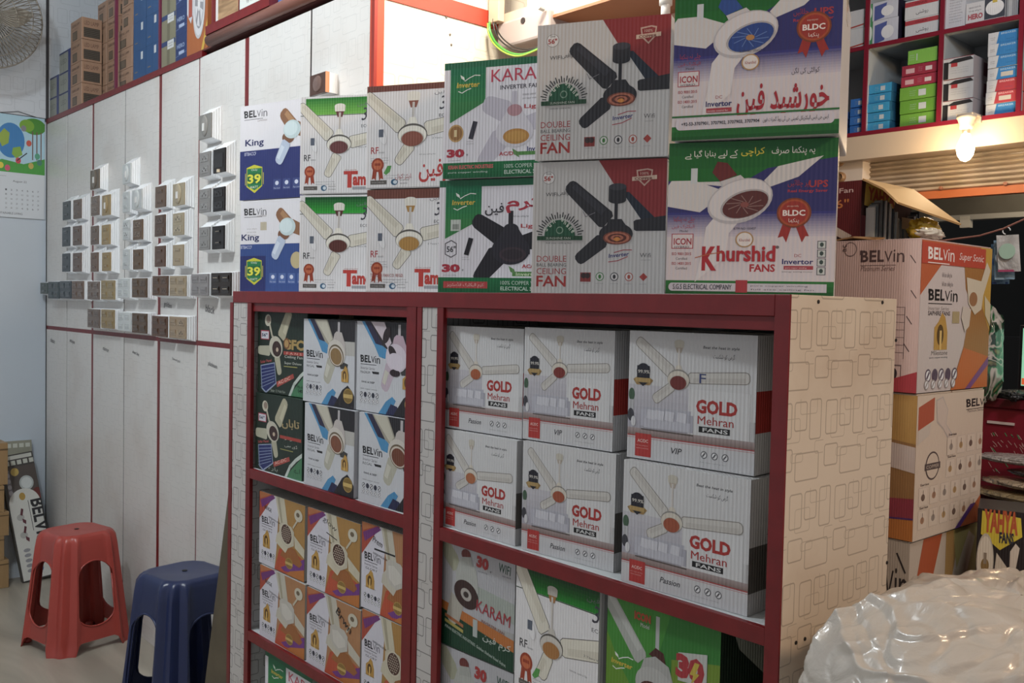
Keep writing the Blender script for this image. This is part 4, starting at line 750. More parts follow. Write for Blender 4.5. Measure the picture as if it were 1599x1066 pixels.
# ---------------------------------------------------------------- cartons on the unit, at their measured places
DEG = PI/180
G_TOP = 'fan cartons standing on top of the shelf unit'
A = lambda f, *k: (lambda a: f(a, *k))
TOPS = [ # X, Y, turn, z, h, width printed, full width, design, label
 (-2.390, 1.150, 15.5, ZT, .2425, .213, .240, A(d_king, True), 'creased white and mid blue carton with 39 badge, lower at left end of unit top'),
 (-2.397, 1.150, 15.5, ZT+.243, .252, .221, .240, A(d_king, False), 'white and navy fan carton with 39 badge, upper at left end of unit top'),
 (-2.071, 1.150, 31.9, ZT, .2355, .176, .250, A(d_tam, '124E26', '2E9A34', '5A2A24', 'Tam'), 'white carton with dark green top band and brown-hubbed fan, lower of its pair'),
 (-2.071, 1.149, 31.9, ZT+.236, .2355, .175, .250, A(d_tam, '2E7A30', '6EAE4A', '6A3636', 'Tam'), 'white carton with lighter green top band and brown-hubbed fan, upper of its pair'),
 (-1.774, 1.150, 28, ZT, .2255, .177, .226, A(d_tam, '', '', 'B0803C', 'Tam', True), 'white carton with brown top band and golden-hubbed fan, on the unit'),
 (-1.777, 1.148, 28, ZT+.226, .2245, .189, .226, A(d_tam, '', '', '8A4A3A', 'urdu', True), 'white carton with thin brown edge, brown-hubbed fan and red Urdu lettering'),
 (-1.512, 1.150, 25.9, ZT, .2235, .200, .236, A(d_karam, True), 'green and white carton picturing a black fan beside red Urdu lettering'),
 (-1.500, 1.148, 25.9, ZT+.224, .2280, .194, .228, A(d_karam, False), 'green and white carton picturing a pale fan under pink KARAM lettering'),
 (-1.238, 1.150, 27.5, ZT, .2325, .239, .239, d_sun, 'white carton with dark red corner and black fan, lower of its pair'),
 (-1.233, 1.148, 27.0, ZT+.233, .2385, .237, .237, d_sun, 'white carton with dark red corner and black fan, upper of its pair'),
 (-.933, 1.150, 29, ZT, .2320, .246, .246, A(d_khurshid, True), 'green and purple carton with large red Khurshid lettering, lower at right end'),
 (-.926, 1.146, 26, ZT+.2325, .2320, .242, .242, A(d_khurshid, False), 'green and purple carton with large red Urdu lettering, upper at right end'),
]
for X, Y, r, z, h, wa, wf, des, lab in TOPS:
    side = 'C8C4BE' if 'Urdu' not in lab or 'brown' in lab else 'C4BCB4'
    carton((X, Y, z+.0006), r*DEG, wf, h-.001, .215 if r > 20 else .18, lab, G_TOP, des, wa, face='C6C4C4')
G_IN = 'fan cartons inside the shelf unit'
zc = .951; zd = .522
IN = [
 (-2.281, 1.146, 1, zc, .2010, .236, A(d_gfc, True), None, 'dark green carton with Urdu lettering and solar panel, lower of its pair', '1E3226'),
 (-2.281, 1.150, 4, zc+.2015, .2190, .226, A(d_gfc, False), None, 'dark green carton with GFC lettering and solar panel, upper of its pair', '1E3226'),
 (-2.021, 1.143, -1, zc, .1980, .227, A(d_bblue, '7A4630'), None, 'white carton with blue stripe and red-brown hub, lower in middle column of upper left bay', 'BCBEC4'),
 (-2.042, 1.149, 0, zc+.1985, .2005, .229, A(d_bblue, '8A6A3E'), None, 'white carton with blue stripe and golden hub, upper in middle column of upper left bay', 'BCBEC4'),
 (-1.782, 1.144, 1.5, zc, .1985, .224, A(d_bblue, '6E3A26'), None, 'white carton with blue stripe and red-brown hub, beside the centre post at the bottom', 'BCBEC4'),
 (-1.806, 1.150, 1.5, zc+.199, .2005, .226, A(d_bblue, '8A6A3E', True), None, 'white carton with blue stripe picturing a black and white fan', 'BCBEC4'),
 (-1.486, 1.148, 1, zc, .1945, .218, A(d_gold, 'Passion', 'A8603A'), d_gold_side, 'grey-white carton with GOLD lettering, lowest in left column of right unit', 'B8B8BA'),
 (-1.486, 1.152, 4, zc+.195, .2035, .214, A(d_gold, 'Passion', 'A0522E'), d_gold_side, 'grey-white carton with GOLD lettering, top of left column of right unit', 'B8B8BA'),
 (-1.247, 1.148, 5.0, zc, .1985, .208, A(d_gold, 'Passion', '9E4A30'), d_gold_side, 'grey-white carton with GOLD lettering, lower in middle column, marked Passion', 'B8B8BA'),
 (-1.256, 1.154, 5.0, zc+.199, .2035, .203, A(d_gold, 'VIP', '7A2A24'), d_gold_side, 'grey-white carton with GOLD lettering, upper in middle column, marked VIP', 'B8B8BA'),
 (-1.002, 1.143, 2.1, zc, .1985, .233, A(d_gold, 'Passion', '9A4A30'), d_gold_side, 'grey-white carton with GOLD lettering, lower beside the right end panel', 'B8B8BA'),
 (-1.008, 1.156, 4.4, zc+.199, .2060, .229, A(d_gold, 'VIP', '6E2A26', True), d_gold_side, 'grey-white carton with GOLD lettering and inked letter, upper beside right end panel', 'B8B8BA'),
 (-2.243, 1.144, -.5, zd, .1850, .236, A(d_borange, False, 'side'), None, 'orange and white carton with plain fan, lower left of its bay', 'B08A5A'),
 (-2.258, 1.148, 0, zd+.1855, .1885, .235, A(d_borange, True, 'side'), None, 'orange and white carton with honeycomb-hubbed fan, upper left of its bay', 'B08A5A'),
 (-1.999, 1.143, 0, zd, .1850, .236, A(d_borange, False, 'brwn'), None, 'orange and white carton with handwriting beside its plain fan', 'B08A5A'),
 (-2.006, 1.146, 0, zd+.1855, .1905, .232, A(d_borange, True, 'glow'), None, 'orange and white carton with handwriting over its honeycomb-hubbed fan', 'B08A5A'),
 (-1.757, 1.143, 0, zd, .1925, .201, A(d_borange, True), None, 'orange and white carton with honeycomb hub, lower beside the centre post', 'B08A5A'),
 (-1.766, 1.145, 0, zd+.193, .1925, .209, A(d_borange, False, 'prem'), None, 'orange and white carton with handwriting and plain fan, beside the centre post', 'B08A5A'),
 (-1.486, 1.150, 1.9, .485, .2275, .216, d_wifi, None, 'white and green carton with WIFI lettering, lower left in right unit', 'A0A09E'),
 (-1.486, 1.150, 1.9, .7135, .2125, .215, d_wifi, None, 'white, orange and green carton with WIFI lettering, just under the board', 'A0A09E'),
 (-1.262, 1.152, -1, zd+.173, .2300, .210, A(d_tam, '124420', '227A2A', 'A8703A', 'urdu'), None, 'white carton with green top band and orange-hubbed fan, under the board', 'B4B4B4'),
 (-1.040, 1.155, -1, zd+.176, .2300, .228, d_icon, lambda a: (a.rect(0, 0, 100, 100, '14281A'), a.poly([(10, 0), (60, 6), (90, 30), (50, 44), (20, 20)], '8E9488', 'fan_picture'), a.ell(80, 70, 40, 30, '1A1416', part='fan_picture')), 'bright green carton with ICON lettering, under the board at the right', '1E5A26'),
 (-2.221, 1.150, 0, .256, .2300, .240, A(d_karam, False), None, 'green and white carton at the foot of the left bay', '8EA090'),
 (-1.955, 1.160, 0, .236, .2300, .240, A(d_karam, False), None, 'pale carton beside the green and white one at the foot', 'A8A8AA'),
]
for X, Y, r, z, h, wf, des, side, lab, fc in IN:
    s2 = side
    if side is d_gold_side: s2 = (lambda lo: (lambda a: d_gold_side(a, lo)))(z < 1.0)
    carton((X, Y, z+.0006), r*DEG, wf, h-.0008, .232, lab, G_IN, des, wf, s2, face=fc if fc != 'B08A5A' else 'A8A4A0')
# plain cartons under the visible ones of the right unit carry them up
for X, z, h in ((-1.262, .4845, .2105), (-1.035, .4845, .2135)):
    carton((X, 1.165, z+.0006), 0, .225, h-.001, .22, 'plain carton hidden low in the right unit at %.1f metres' % abs(X) if 0 else ('plain kraft carton under the orange-hubbed fan carton' if X < -1.2 else 'plain kraft carton under the bright green carton'), G_IN, face='9A8A74', tape=False)
carton((-1.486, 1.155, .091), 0, .216, .36, .22, 'tall plain carton at the foot of the right unit', G_IN, face='9A8A74', tape=False)
# ---------------------------------------------------------------- switch boards on the wall
YP = 1.3966
SW = [ # crop px of each face plate: x0 y0 x1 y1, colour, kind
 (713,78,764,180,'8A8884','bell'),(715,240,760,340,'8E8C8A','sock'),(775,225,824,325,'221F20','dim'),(714,397,760,495,'8E8C8A','sock'),(774,390,822,490,'221F20','sock'),(714,560,757,655,'8E8C8A','sock'),(770,555,819,652,'221F20','sw'),
 (681,760,752,850,'8A8686','big'),(766,755,848,850,'2A211C','big'),
 (527,385,569,473,'6A5648','sw'),(602,373,649,465,'A89C84','bell'),(525,508,567,597,'5E4A3E','sock'),(602,500,646,592,'A89C84','sock'),(525,640,567,727,'644C40','sw'),(602,635,645,722,'A8987E','sw'),(515,768,579,850,'5E4636','big'),(588,768,656,852,'A09078','big'),(513,940,576,1025,'5C4234','big'),(587,943,656,1033,'9C8870','big'),
 (388,290,421,372,'C8CCCC','bell'),(388,410,413,495,'C6CACA','sw'),(428,400,468,480,'C4C8C8','bell'),(388,530,416,612,'C6CACA','sock'),(432,528,471,612,'6E5A48','sock'),(388,655,413,738,'C6CACA','sw'),(432,655,471,738,'6A5440','sw'),(367,780,413,860,'C8CCCC','big'),(428,778,489,858,'5E4A38','big'),(367,925,421,1002,'C8CCCC','big'),(428,928,489,1010,'5A4636','big'),
 (250,315,286,395,'6E6458','bell'),(253,428,285,508,'7A6C62','sock'),(300,423,333,507,'A08C66','bell'),(252,555,282,632,'72645A','sw'),(298,550,332,632,'A28C64','sw'),(252,668,281,748,'746054','sw'),(300,668,334,745,'9E8860','sw'),(238,792,286,867,'786A62','big'),(296,787,352,867,'9C8A66','big'),(238,910,288,987,'74665E','big'),(296,912,350,990,'988460','big'),
 (132,450,162,527,'50585C','sw'),(177,442,209,522,'70625A','sw'),(130,560,160,640,'4E565C','sw'),(175,555,209,635,'6E5E56','sw'),(130,672,160,748,'4E565C','sw'),(175,670,209,748,'70605A','sw'),(37,797,65,843,'56605E','sw'),(70,793,115,863,'4A5458','big'),(120,790,166,863,'4E565C','big'),(171,790,219,865,'746258','big')]
CN = {'8A8884':'grey','8E8C8A':'grey','221F20':'black','8A8686':'grey','2A211C':'glossy black','6A5648':'brown','A89C84':'beige','5E4A3E':'brown','644C40':'brown','A8987E':'beige','5E4636':'dark brown','A09078':'beige','5C4234':'dark brown','9C8870':'beige','C8CCCC':'white','C6CACA':'white','C4C8C8':'white','6E5A48':'brown','6A5440':'brown','5E4A38':'dark brown','5A4636':'dark brown','6E6458':'grey brown','7A6C62':'grey brown','A08C66':'golden','72645A':'grey brown','A28C64':'golden','746054':'grey brown','9E8860':'golden','786A62':'grey brown','9C8A66':'golden','74665E':'grey brown','988460':'golden','50585C':'slate','70625A':'brown','4E565C':'slate','6E5E56':'brown','70605A':'brown','56605E':'slate','4A5458':'slate','746258':'brown'}
RIB = mat('F0F2F4', .35, kind='ribbed')
def row_word(y): return ('uppermost' if y < 200 else 'first' if y < 380 else 'second' if y < 500 else 'third' if y < 630 else 'fourth')
cols_x = [(700, 'beside the cartons'), (510, 'on the fourth strip'), (365, 'on the third strip'), (230, 'on the second strip'), (0, 'on the strip nearest the corner')]
def flared(b, wd, ht, up=.030):
    # ribbed white casing, taller at the wall than at the plate
    N_ = 8; Dp = YW-.002-YP-.004; V = []
    for k in range(N_+1):
        t = k/N_; o = .0012*(k % 2); y = .004+Dp*t
        V += [(-o, y, -.010*t-o), (wd+o, y, -.010*t-o), (wd+o, y, ht+up*t+o), (-o, y, ht+up*t+o)]
    F = [(4*k+j, 4*k+(j+1) % 4, 4*k+4+(j+1) % 4, 4*k+4+j) for k in range(N_) for j in range(4)]+[(3, 2, 1, 0), (4*N_, 4*N_+1, 4*N_+2, 4*N_+3)]
    b.add(V, F, RIB)
for i, (x0, y0, x1, y1, c, k) in enumerate(SW):
    p = lambda x, y: onY(50+x/2.734, 150+y/2.734, YP)
    a0, a1 = p(x0, (y0+y1)/2), p(x1, (y0+y1)/2); t0, t1 = p((x0+x1)/2, y0), p((x0+x1)/2, y1)
    wd, ht = a1.x-a0.x, t0.z-t1.z
    colw = next(s for lim, s in cols_x if x0 >= lim)
    if y0 > 740: rw = 'in the row of wide plates' if y0 < 880 else 'in the bottom row'
    else: rw = {'uppermost': 'at the very top', 'first': 'in the top row', 'second': 'second row', 'third': 'third row', 'fourth': 'fourth row'}[row_word(y0)]
    kindw = {'bell': 'bell push', 'sock': 'socket plate', 'sw': 'switch plate', 'dim': 'dimmer plate', 'big': 'wide switch plate'}[k]
    side = ''
    same = [s for s in SW if s[4] == c and abs(s[1]-y0) < 20 and s[0] != x0]
    lab = '%s %s %s %s' % (CN[c], kindw, rw, colw)
    if i == 48: lab = 'slate wide switch plate next to the tiny end plate'
    if i == 49: lab = 'slate wide switch plate beside the brown one near the corner'
    if i == 47: lab = 'tiny slate switch plate in white frame at the corner end'
    r = root('switch_board', (a0.x, YP, t1.z), 0, lab, 'switch', 'switch samples on the display wall')
    b = MB(); flared(b, wd, ht, .006 if k == 'big' or i == 47 else .030); b.build('mounting_box', r)
    b = MB(); b.box((-.001, 0, -.001), (wd+.001, .006, ht+.001), mat(c, .4, metal=.25 if k != 'big' else .1)); fp = b.build('faceplate', r, bevel=.0015)
    dk = mat('3A3634' if c not in ('221F20', '2A211C') else '0E0D0D', .4); lt = mat('C9B9A0', .3) if c in ('221F20', '2A211C') else mat(c, .3)
    if k == 'bell':
        q = MB(); q.lathe([(wd*.27, 0), (wd*.26, .002), (wd*.2, .004), (wd*.05, .0045)], lt, n=16); q.smooth = True; o = q.build('push_button', fp, loc=(wd/2, 0, ht*.52)); o.rotation_euler = (PI/2, 0, 0); o.scale = (1, 1.4, 1)
        q = MB(); q.box((wd*.42, -.0065, ht*.3), (wd*.58, -.004, ht*.62), WHITE); q.build('bell_rocker', fp)
    else:
        nx, nz = {'sock': (1, 2), 'sw': (1, 2), 'dim': (1, 1), 'big': (2, 2)}[k]
        for ix in range(nx):
            for iz in range(nz):
                cx = wd*(ix+.5)/nx; cz = ht*(iz+.5)/nz; sx = wd/nx*(.24 if k == 'sw' else .36); sz = ht/nz*(.16 if k == 'sw' else .30)
                q = MB()
                q.box((cx-sx, -.0012, cz-sz), (cx+sx, .001, cz+sz), mat(c, .25, metal=.2))
                if k == 'sock' or (k == 'big' and ix == 1 and i % 3 == 0):
                    for ax, az in ((-.4, -.2), (.4, -.2), (0, .4)): q.box((cx+ax*sx-.002, -.0018, cz+az*sz-.003), (cx+ax*sx+.002, -.0010, cz+az*sz+.003), dk)
                    q.build('socket', fp)
                elif k == 'dim': q.lathe([(.008, 0), (.007, .01)], lt, (cx, 0, 0), 12); q.build('dimmer', fp)
                else:
                    q.box((cx-sx*.9, -.0030, cz-.002), (cx+sx*.9, -.001, cz+sz*.9), mat(c, .25, metal=.2)); q.box((cx-sx*.6, -.0036, cz+sz*.2), (cx+sx*.6, -.0028, cz+sz*.32), lt); q.build('rocker', fp)
# brown plate by itself above the cartons
p = onY(484, 150, YP); r = root('switch_board', (p.x, YP, p.z), 0, 'brown bell plate with orange edge, alone above the cartons', 'switch', 'switch samples on the display wall')
wd = onY(508, 150, YP).x-p.x; ht = onY(495, 116, YP).z-p.z
b = MB(); b.box((0, .01, 0), (wd, YW-.002-YP, ht), RIB); b.build('mounting_box', r)
b = MB(); b.box((-.001, 0, -.001), (wd+.001, .012, ht+.001), mat('4A322A', .3)); fp = b.build('faceplate', r, bevel=.001)
q = MB(); q.lathe([(wd*.27, 0), (wd*.25, .003), (wd*.1, .005)], mat('6A5650', .3), n=16); o = q.build('push_button', fp, loc=(wd/2, 0, ht*.5)); o.rotation_euler = (PI/2, 0, 0)
b = MB(); b.box((wd+.001, .0, -.001), (wd+.003, .012, ht+.001), mat('D8906A', .4)); b.build('edge_band', r)
# pencilled notes under the plates
for px, py, t in ((88, 533, 'classic'), (118, 535, 'antique'), (170, 546, 'mirror'), (216, 551, 'silver line'), (278, 562, 'Diamond gold'), (334, 572, 'platinum'), (265, 480, 'golden'), (330, 486, 'black')):
    P0 = onY(px-9, py, YW-.003); v, f, tw, th = glyphs(t, 0); b = MB(); s = .075/tw
    b.add([(x*s+y*s*.2, 0, y*s-x*s*.12) for x, y in v], f, mat('5A5A5E', .8)); b.build('pencil_note', wb, loc=P0)
# ---------------------------------------------------------------- calendar
P0 = onX(70, 186, XL+.004); P1 = onX(70, 343, XL+.004); Pl = onX(-14, 180, XL+.004)
cw = P0.y-Pl.y; chh = P0.z-P1.z
cal = root('wall_calendar', (XL+.004, Pl.y, P1.z), 0, 'paper wall calendar with painted earth and trees, hanging near the corner', 'calendar')
b = MB(); b.box((0, 0, 0), (.004, cw, chh), mat('C8CED4', .6)); b.build('calendar_sheet', cal)
a = Art(cw, chh, cw); a.rect(0, 0, 100, 56, '9CC4D6')
P = 'earth_painting'
a.ell(36, 25, 26, 17, '2A76B8', part=P); a.poly([(12, 22), (24, 14), (34, 18), (32, 28), (20, 32)], '8AA63A', P); a.poly([(40, 32), (54, 30), (58, 38), (46, 42), (38, 38)], '7AA83A', P)
a.poly([(0, 48), (20, 44), (60, 47), (100, 40), (100, 56), (0, 56)], '3E9A3A', P); a.ell(80, 9, 22, 8, '3E8A2A', part=P); a.ell(66, 9, 14, 6, '6EA32A', part=P)
for x in (76, 84, 92): a.rect(x, 14, x+2, 42, '6A4A40', P)
for x, y, c in ((74, 48, 'B8A04A'), (50, 44, 'C43A4A'), (70, 26, 'C44A3A'), (18, 50, 'D8C43A'), (30, 52, 'C84A6A'), (90, 44, '3A7A6A'), (86, 38, '4A9A7A'), (60, 12, '7A7A80')): a.ell(x, y, 5, 3, c, part=P)
a.line([(48, 44), (66, 36)], 2, '2A2A3A', P)
a.txt('August 22', 14+26, 66, 2.6, '3A3A44', w=26); a.small(4, 60.5, 24, 1, '55555A'); 
for rr in range(5):
    for cc in range(7): a.txt(str(rr*7+cc+1 if rr*7+cc < 31 else cc+1), 26+cc*10, 74+rr*4.4, 1.7, '4A4A54', w=3)
a.txt('SUSTAINABLE LIVING', 10, 97, 2, '3A3A44', w=48)
a.build(cal, lambda x, y, e: (.004+e, x, y))
b = MB(); b.tube([(.003, cw*.1, chh), (.003, cw*.5, chh+.02), (.003, cw*.9, chh)], .0015, mat('55585C', .4), 6); b.build('hanging_cord', cal)
# ---------------------------------------------------------------- wall fan at the upper left
c0 = onX(-22, 22, XL+.30); wf = root('wall_fan', c0, 0, 'round beige caged wall fan cut by the upper edge near the corner', 'fan')
GR = mat('8E887E', .4, metal=.3); R0 = .24
b = MB(); b.smooth = True
for i in range(64):
    t = 2*PI*i/64; b.tube([(.05, .04*math.cos(t), .04*math.sin(t)), (.045, R0*.6*math.cos(t), R0*.6*math.sin(t)), (.02, R0*.93*math.cos(t), R0*.93*math.sin(t)), (0, R0*math.cos(t), R0*math.sin(t))], .0022, GR, 5)
for rr, xx in ((R0, 0), (R0*.8, .035), (R0*.5, .047)): b.tube([(xx, rr*math.cos(2*PI*i/36), rr*math.sin(2*PI*i/36)) for i in range(37)], .004 if rr == R0 else .0022, GR, 6)
b.build('front_cage', wf)
b = MB(); b.smooth = True
for i in range(64):
    t = 2*PI*i/64; b.tube([(-.08, .06*math.cos(t), .06*math.sin(t)), (-.06, R0*.8*math.cos(t), R0*.8*math.sin(t)), (-.004, R0*math.cos(t), R0*math.sin(t))], .0022, GR, 5)
b.build('rear_cage', wf)
b = MB()
for k in range(3):
    t0 = 2*PI*k/3; vs = []
    for j in range(9):
        u = j/8; rr = .04+u*(R0*.86-.04); wdt = .5*math.sin(PI*min(1, u*.8+.2))
        for s in (-1, 1): t = t0+s*wdt*.7+u*.2; vs.append((s*.016-.01, rr*math.cos(t), rr*math.sin(t)))
    b.add(vs, [(2*j, 2*j+1, 2*j+3, 2*j+2) for j in range(8)], mat('A8A296', .3))
o = b.build('fan_blade', wf); m_ = o.modifiers.new('s', 'SOLIDIFY'); m_.thickness = .003
b = MB(); b.smooth = True; b.lathe([(.055, -.12), (.06, -.06), (.05, -.03), (.04, .055), (.01, .06)], mat('A09A8E', .4)); o = b.build('motor_housing', wf); o.rotation_euler = (0, PI/2, 0)
b = MB(); b.tube([(-.10, 0, 0), (-.16, 0, -.05), (-.16, 0, -.20), (-.295, 0, -.24)], .018, mat('8A857C', .4), 10); b.box((-.298, -.05, -.32), (-.285, .05, -.16), mat('8A857C', .4)); b.build('wall_bracket', wf)
# ---------------------------------------------------------------- goods on the ledge over the wall
def smallbox(name, loc, w, d, h, label, group, fc, art=None, side=None, rot=0, cat='box', tb=None):
    r = root(name, loc, rot, label, cat, group)
    b = MB(); b.box((0, 0, 0), (w, d, h-.0006), pr(fc)); b.build('box_body', r, bevel=min(.0015, h*.04))
    if art: a = Art(w, h, w); art(a); a.build(r, front(), eps=.0002)
    if side: a = Art(d, h, d); side(a); a.build(r, right(w), eps=.0002)
    return r
YL1 = 1.452
def kraft(a):
    a.txt('CEILING LAMP', 10, 30, 12, '5A4438', w=70, bold=.02); a.rect(18, 52, 60, 92, '4E4034', 'window_print'); a.rect(22, 56, 56, 88, '6A5A48', 'window_print'); a.small(10, 44, 60, 6, '6A4E3C')
def kraft_side(a): a.txt('LED LAMP', 12, 34, 18, '6A4A3E', w=72, bold=.02); a.rect(10, 46, 90, 90, '3E362E', 'window_print'); [a.line([(10, 52+8*i), (90, 52+8*i)], 1.5, '6A6258', 'window_print') for i in range(5)]
def place_ledge(px0, px1, pyb, pyt, Y=YL1):
    a_, b2 = onY(px0, (pyb+pyt)/2, Y), onY(px1, (pyb+pyt)/2, Y); z0 = onY((px0+px1)/2, pyb, Y).z; z1 = onY((px0+px1)/2, pyt, Y).z
    return a_.x, b2.x-a_.x, z0, z1
KR = 'A07C62'
names = ['lowest', 'second', 'third', 'fourth', 'fifth', 'top']
def stack(px0, px1, n, hh, d, fc, art, side, lab, group, Y=YL1, name='lamp_box', x=None, w=None, z0=None, dw=0, rots=(0,)):
    if x is None: x = onY(px0, 120, Y).x; w = onY(px1, 120, Y).x-x
    z = ZL+.006 if z0 is None else z0
    for i in range(n):
        word = names[i] if i < n-1 else 'top'
        smallbox(name, (x+(i % 2)*dw, Y, z), w-abs(dw), d, hh, lab % word, group, fc, art, side, rot=rots[i % len(rots)])
        z += hh+.0004
G1 = 'kraft lamp boxes on the ledge'
def navy(a): a.rect(0, 0, 100, 100, '8A8E84'); a.rect(0, 0, 100, 8, '2E3A6A'); a.rect(78, 0, 100, 100, '2A3A7A'); a.txt('LED', 14, 60, 24, '6A7068', w=50); a.line([(40, 8), (40, 98)], 1, '5E6460')
x0 = onY(77, 130, YL1).x; x1 = onY(93, 130, YL1).x
stack(0, 0, 2, .100, .15, '7E8480', navy, None, 'grey box with navy edge, %s of the corner stack on ledge', 'grey and navy boxes on the ledge', x=x0+.01, w=x1-x0-.015)
x1b = onY(112, 130, YL1).x
stack(0, 0, 3, .098, .15, '7A807C', navy, None, 'grey box with navy edge, %s of stack beside kraft ones', 'grey and navy boxes on the ledge', x=x1+.003, w=x1b-x1-.014)
xk = [onY(p, 90, YL1).x for p in (113, 131, 160, 175, 193, 209)]
stack(0, 0, 4, .101, .092, KR, kraft, kraft_side, 'kraft lamp box, %s of the stack nearest the corner', G1, x=xk[0], w=xk[1]-xk[0]-.01, Y=YL1-.006)
xa = onY(160, 100, YL1+.10).x
for j, (pa, pb, nn, lab) in enumerate(((153, 167, 5, 'kraft lamp box, %s of the second stack on the ledge'), (168, 183, 5, 'kraft lamp box, %s of the third stack on the ledge'), (184, 207, 3, 'kraft lamp box, %s of the stack beside the blue boxes'))):
    YD = .09 if nn > 3 else .03; xx0 = onY(pa, 100, YL1+YD).x; xx1 = onY(pb, 100, YL1+YD).x
    stack(0, 0, nn, .098 if nn > 3 else .088, .17, KR, kraft, kraft_side, lab, G1, x=xx0, w=xx1-xx0-.004, Y=YL1+YD)
xx0 = onY(191, 40, YL1+.034).x; xx1 = onY(207, 40, YL1+.034).x
z = ZL+.006+3*.0885
for i in range(3):
    smallbox('lamp_box', (xx0, YL1+.034, z), xx1-xx0, .16, .092, 'kraft lamp box with dark window, %s above the shorter stack' % ('just', 'second', 'topmost')[i], G1, KR, kraft, kraft_side); z += .0925
def blue(a): a.rect(0, 0, 100, 100, '1E4A7E'); a.rect(60, 8, 76, 34, 'B8BEC4', 'sticker'); a.rect(12, 70, 34, 74, '7A6A5A', 'lettering'); a.line([(50, 0), (50, 100)], 1, '163A66')
xb0 = onY(209, 80, YL1).x; xb1 = onY(250, 80, YL1).x; wb2 = (xb1-xb0)/2-.003
for i in range(3):
    for j in range(2):
        smallbox('blue_box', (xb0+j*(wb2+.003), YL1, ZL+.006+i*.1185), wb2, .19, .118, 'deep blue box, %s, %s half of the blue block on ledge' % (('lowest', 'second', 'third', 'top')[i], ('corner side', 'post side')[j]), 'blue boxes on the ledge', '1C4472', blue)
# raised flap of the blue block
b = MB(); b.box((0, 0, 0), (wb2*1.5, .004, .12), mat('A89C82', .6)); fl = b.build('carton_sheet', loc=(xb0+.02, YL1-.004, ZL+.40)); fl.rotation_euler = (-.9, -.12, 0); tag(fl, 'loose tan cardboard flap lying over the deep blue boxes', 'cardboard')
xo0 = onY(253, 60, YL1).x; xo1 = onY(275, 60, YL1).x
def olive(a): a.rect(0, 0, 100, 100, '7E7A62'); a.rect(0, 0, 100, 18, '2A4070'); a.rect(44, 2, 90, 34, 'C4C8C8', 'sticker'); a.small(50, 16, 34, 6, '55585A', 2, 4); a.rect(40, 36, 60, 100, '6A6650', 'stripe_print')
stack(0, 0, 6, .100, .17, '7E7A62', olive, None, 'olive box with white sticker, %s of its stack on ledge', 'olive boxes on the ledge', x=xo0, w=xo1-xo0-.004)
xn0 = xo1+.001; xn1 = onY(292, 60, YL1).x
def navyp(a): a.rect(0, 0, 100, 100, '1E3468'); a.txt('HERO', 12, 50, 16, '8AA0C4', w=70, bold=.02); a.line([(0, 80), (100, 70)], 1.5, '6A80AC'); a.rect(30, 62, 80, 74, '9AACCC', 'lettering')
stack(0, 0, 6, .100, .17, '1E3468', navyp, None, 'navy blue box with pale print, %s of its stack on ledge', 'navy boxes on the ledge', x=xn0, w=xn1-xn0-.002)
xf0 = xn1+.003; xf1 = onY(327, 50, YL1).x; wv_ = xf1-xf0-.012
def vent(a):
    a.rect(0, 0, 100, 100, 'A85A2C'); a.rect(0, 0, 40, 60, 'B8BCC8'); a.poly([(0, 0), (40, 0), (40, 52), (20, 70), (0, 60)], 'BEC2CE'); a.rect(8, 46, 26, 64, 'A84A3A', 'picture_print'); a.rect(40, 0, 72, 26, '7E6A66'); a.txt('VENT FAN', 46, 14, 9, 'D8C43A', w=40, bold=.04)
    P = 'fan_picture'; a.ell(58, 56, 30, 31, 'B4B4B8', part=P); a.ell(59, 56, 27, 28, 'C8C8CC', part=P); a.ell(60, 56, 21, 22, '8A8A90', part=P)
    for k in range(6): q = math.radians(k*60+20); a.poly([(60+5*math.cos(q), 56-5*math.sin(q)), (60+20*math.cos(q-.35), 56-21*math.sin(q-.35)), (60+20*math.cos(q+.35), 56-21*math.sin(q+.35))], 'C8C8CC', P)
    a.ell(60, 56, 6, 6.5, 'D0D0D2', part=P); a.poly([(70, 100), (100, 72), (100, 84), (82, 100)], 'C8A03A')
smallbox('exhaust_fan_carton', (xf0, YL1, ZL+.006), wv_, .2, .40, 'orange carton picturing a white six-bladed ventilation fan, on the ledge', None, 'A85A2C', vent, cat='carton')
# framed wood sample, white carton, blue carton on the raised ledge
xw0 = onY(335, 50, YL1-.01).x; xw1 = onY(372, 30, YL1-.01).x
r = root('framed_panel', (xw0-.02, YL1-.012, ZL+.034), 0, 'dark red edged frame holding a white strip and pale wood board', 'frame')
b = MB(); hW = .46; WW = xw1-xw0+.03; b.box((0, 0, 0), (.018, .03, hW), RED); b.box((WW-.004, 0, 0), (WW, .03, hW), RED); b.box((0, 0, 0), (WW, .03, .018), RED); b.box((0, 0, hW-.018), (WW, .03, hW), RED); b.build('frame', r)
def wood():
    m, N, L, B = new_mat('pale_wood'); tc = N.new('ShaderNodeTexCoord'); mp = N.new('ShaderNodeMapping'); mp.inputs['Scale'].default_value = (3, 3, 22); L.new(tc.outputs['Object'], mp.inputs[0])
    n1 = N.new('ShaderNodeTexNoise'); n1.inputs['Scale'].default_value = 2.5; n1.inputs['Distortion'].default_value = 1; L.new(mp.outputs[0], n1.inputs['Vector'])
    cr = N.new('ShaderNodeValToRGB'); cr.color_ramp.elements[0].position = .35; cr.color_ramp.elements[1].position = .65; cr.color_ramp.elements[0].color = lin('8A6E50'); cr.color_ramp.elements[1].color = lin('B49470'); L.new(n1.outputs['Fac'], cr.inputs[0]); L.new(cr.outputs[0], B.inputs['Base Color']); return m
b = MB(); b.box((.018, .008, .018), (.034, .02, hW-.018), WHITE); b.build('white_strip', r)
b = MB(); b.box((.034, .010, .018), (WW-.004, .02, hW-.018), wood()); b.build('wood_board', r)
xz0 = xw1+.012; xz1 = onY(425, 10, YL1-.01).x
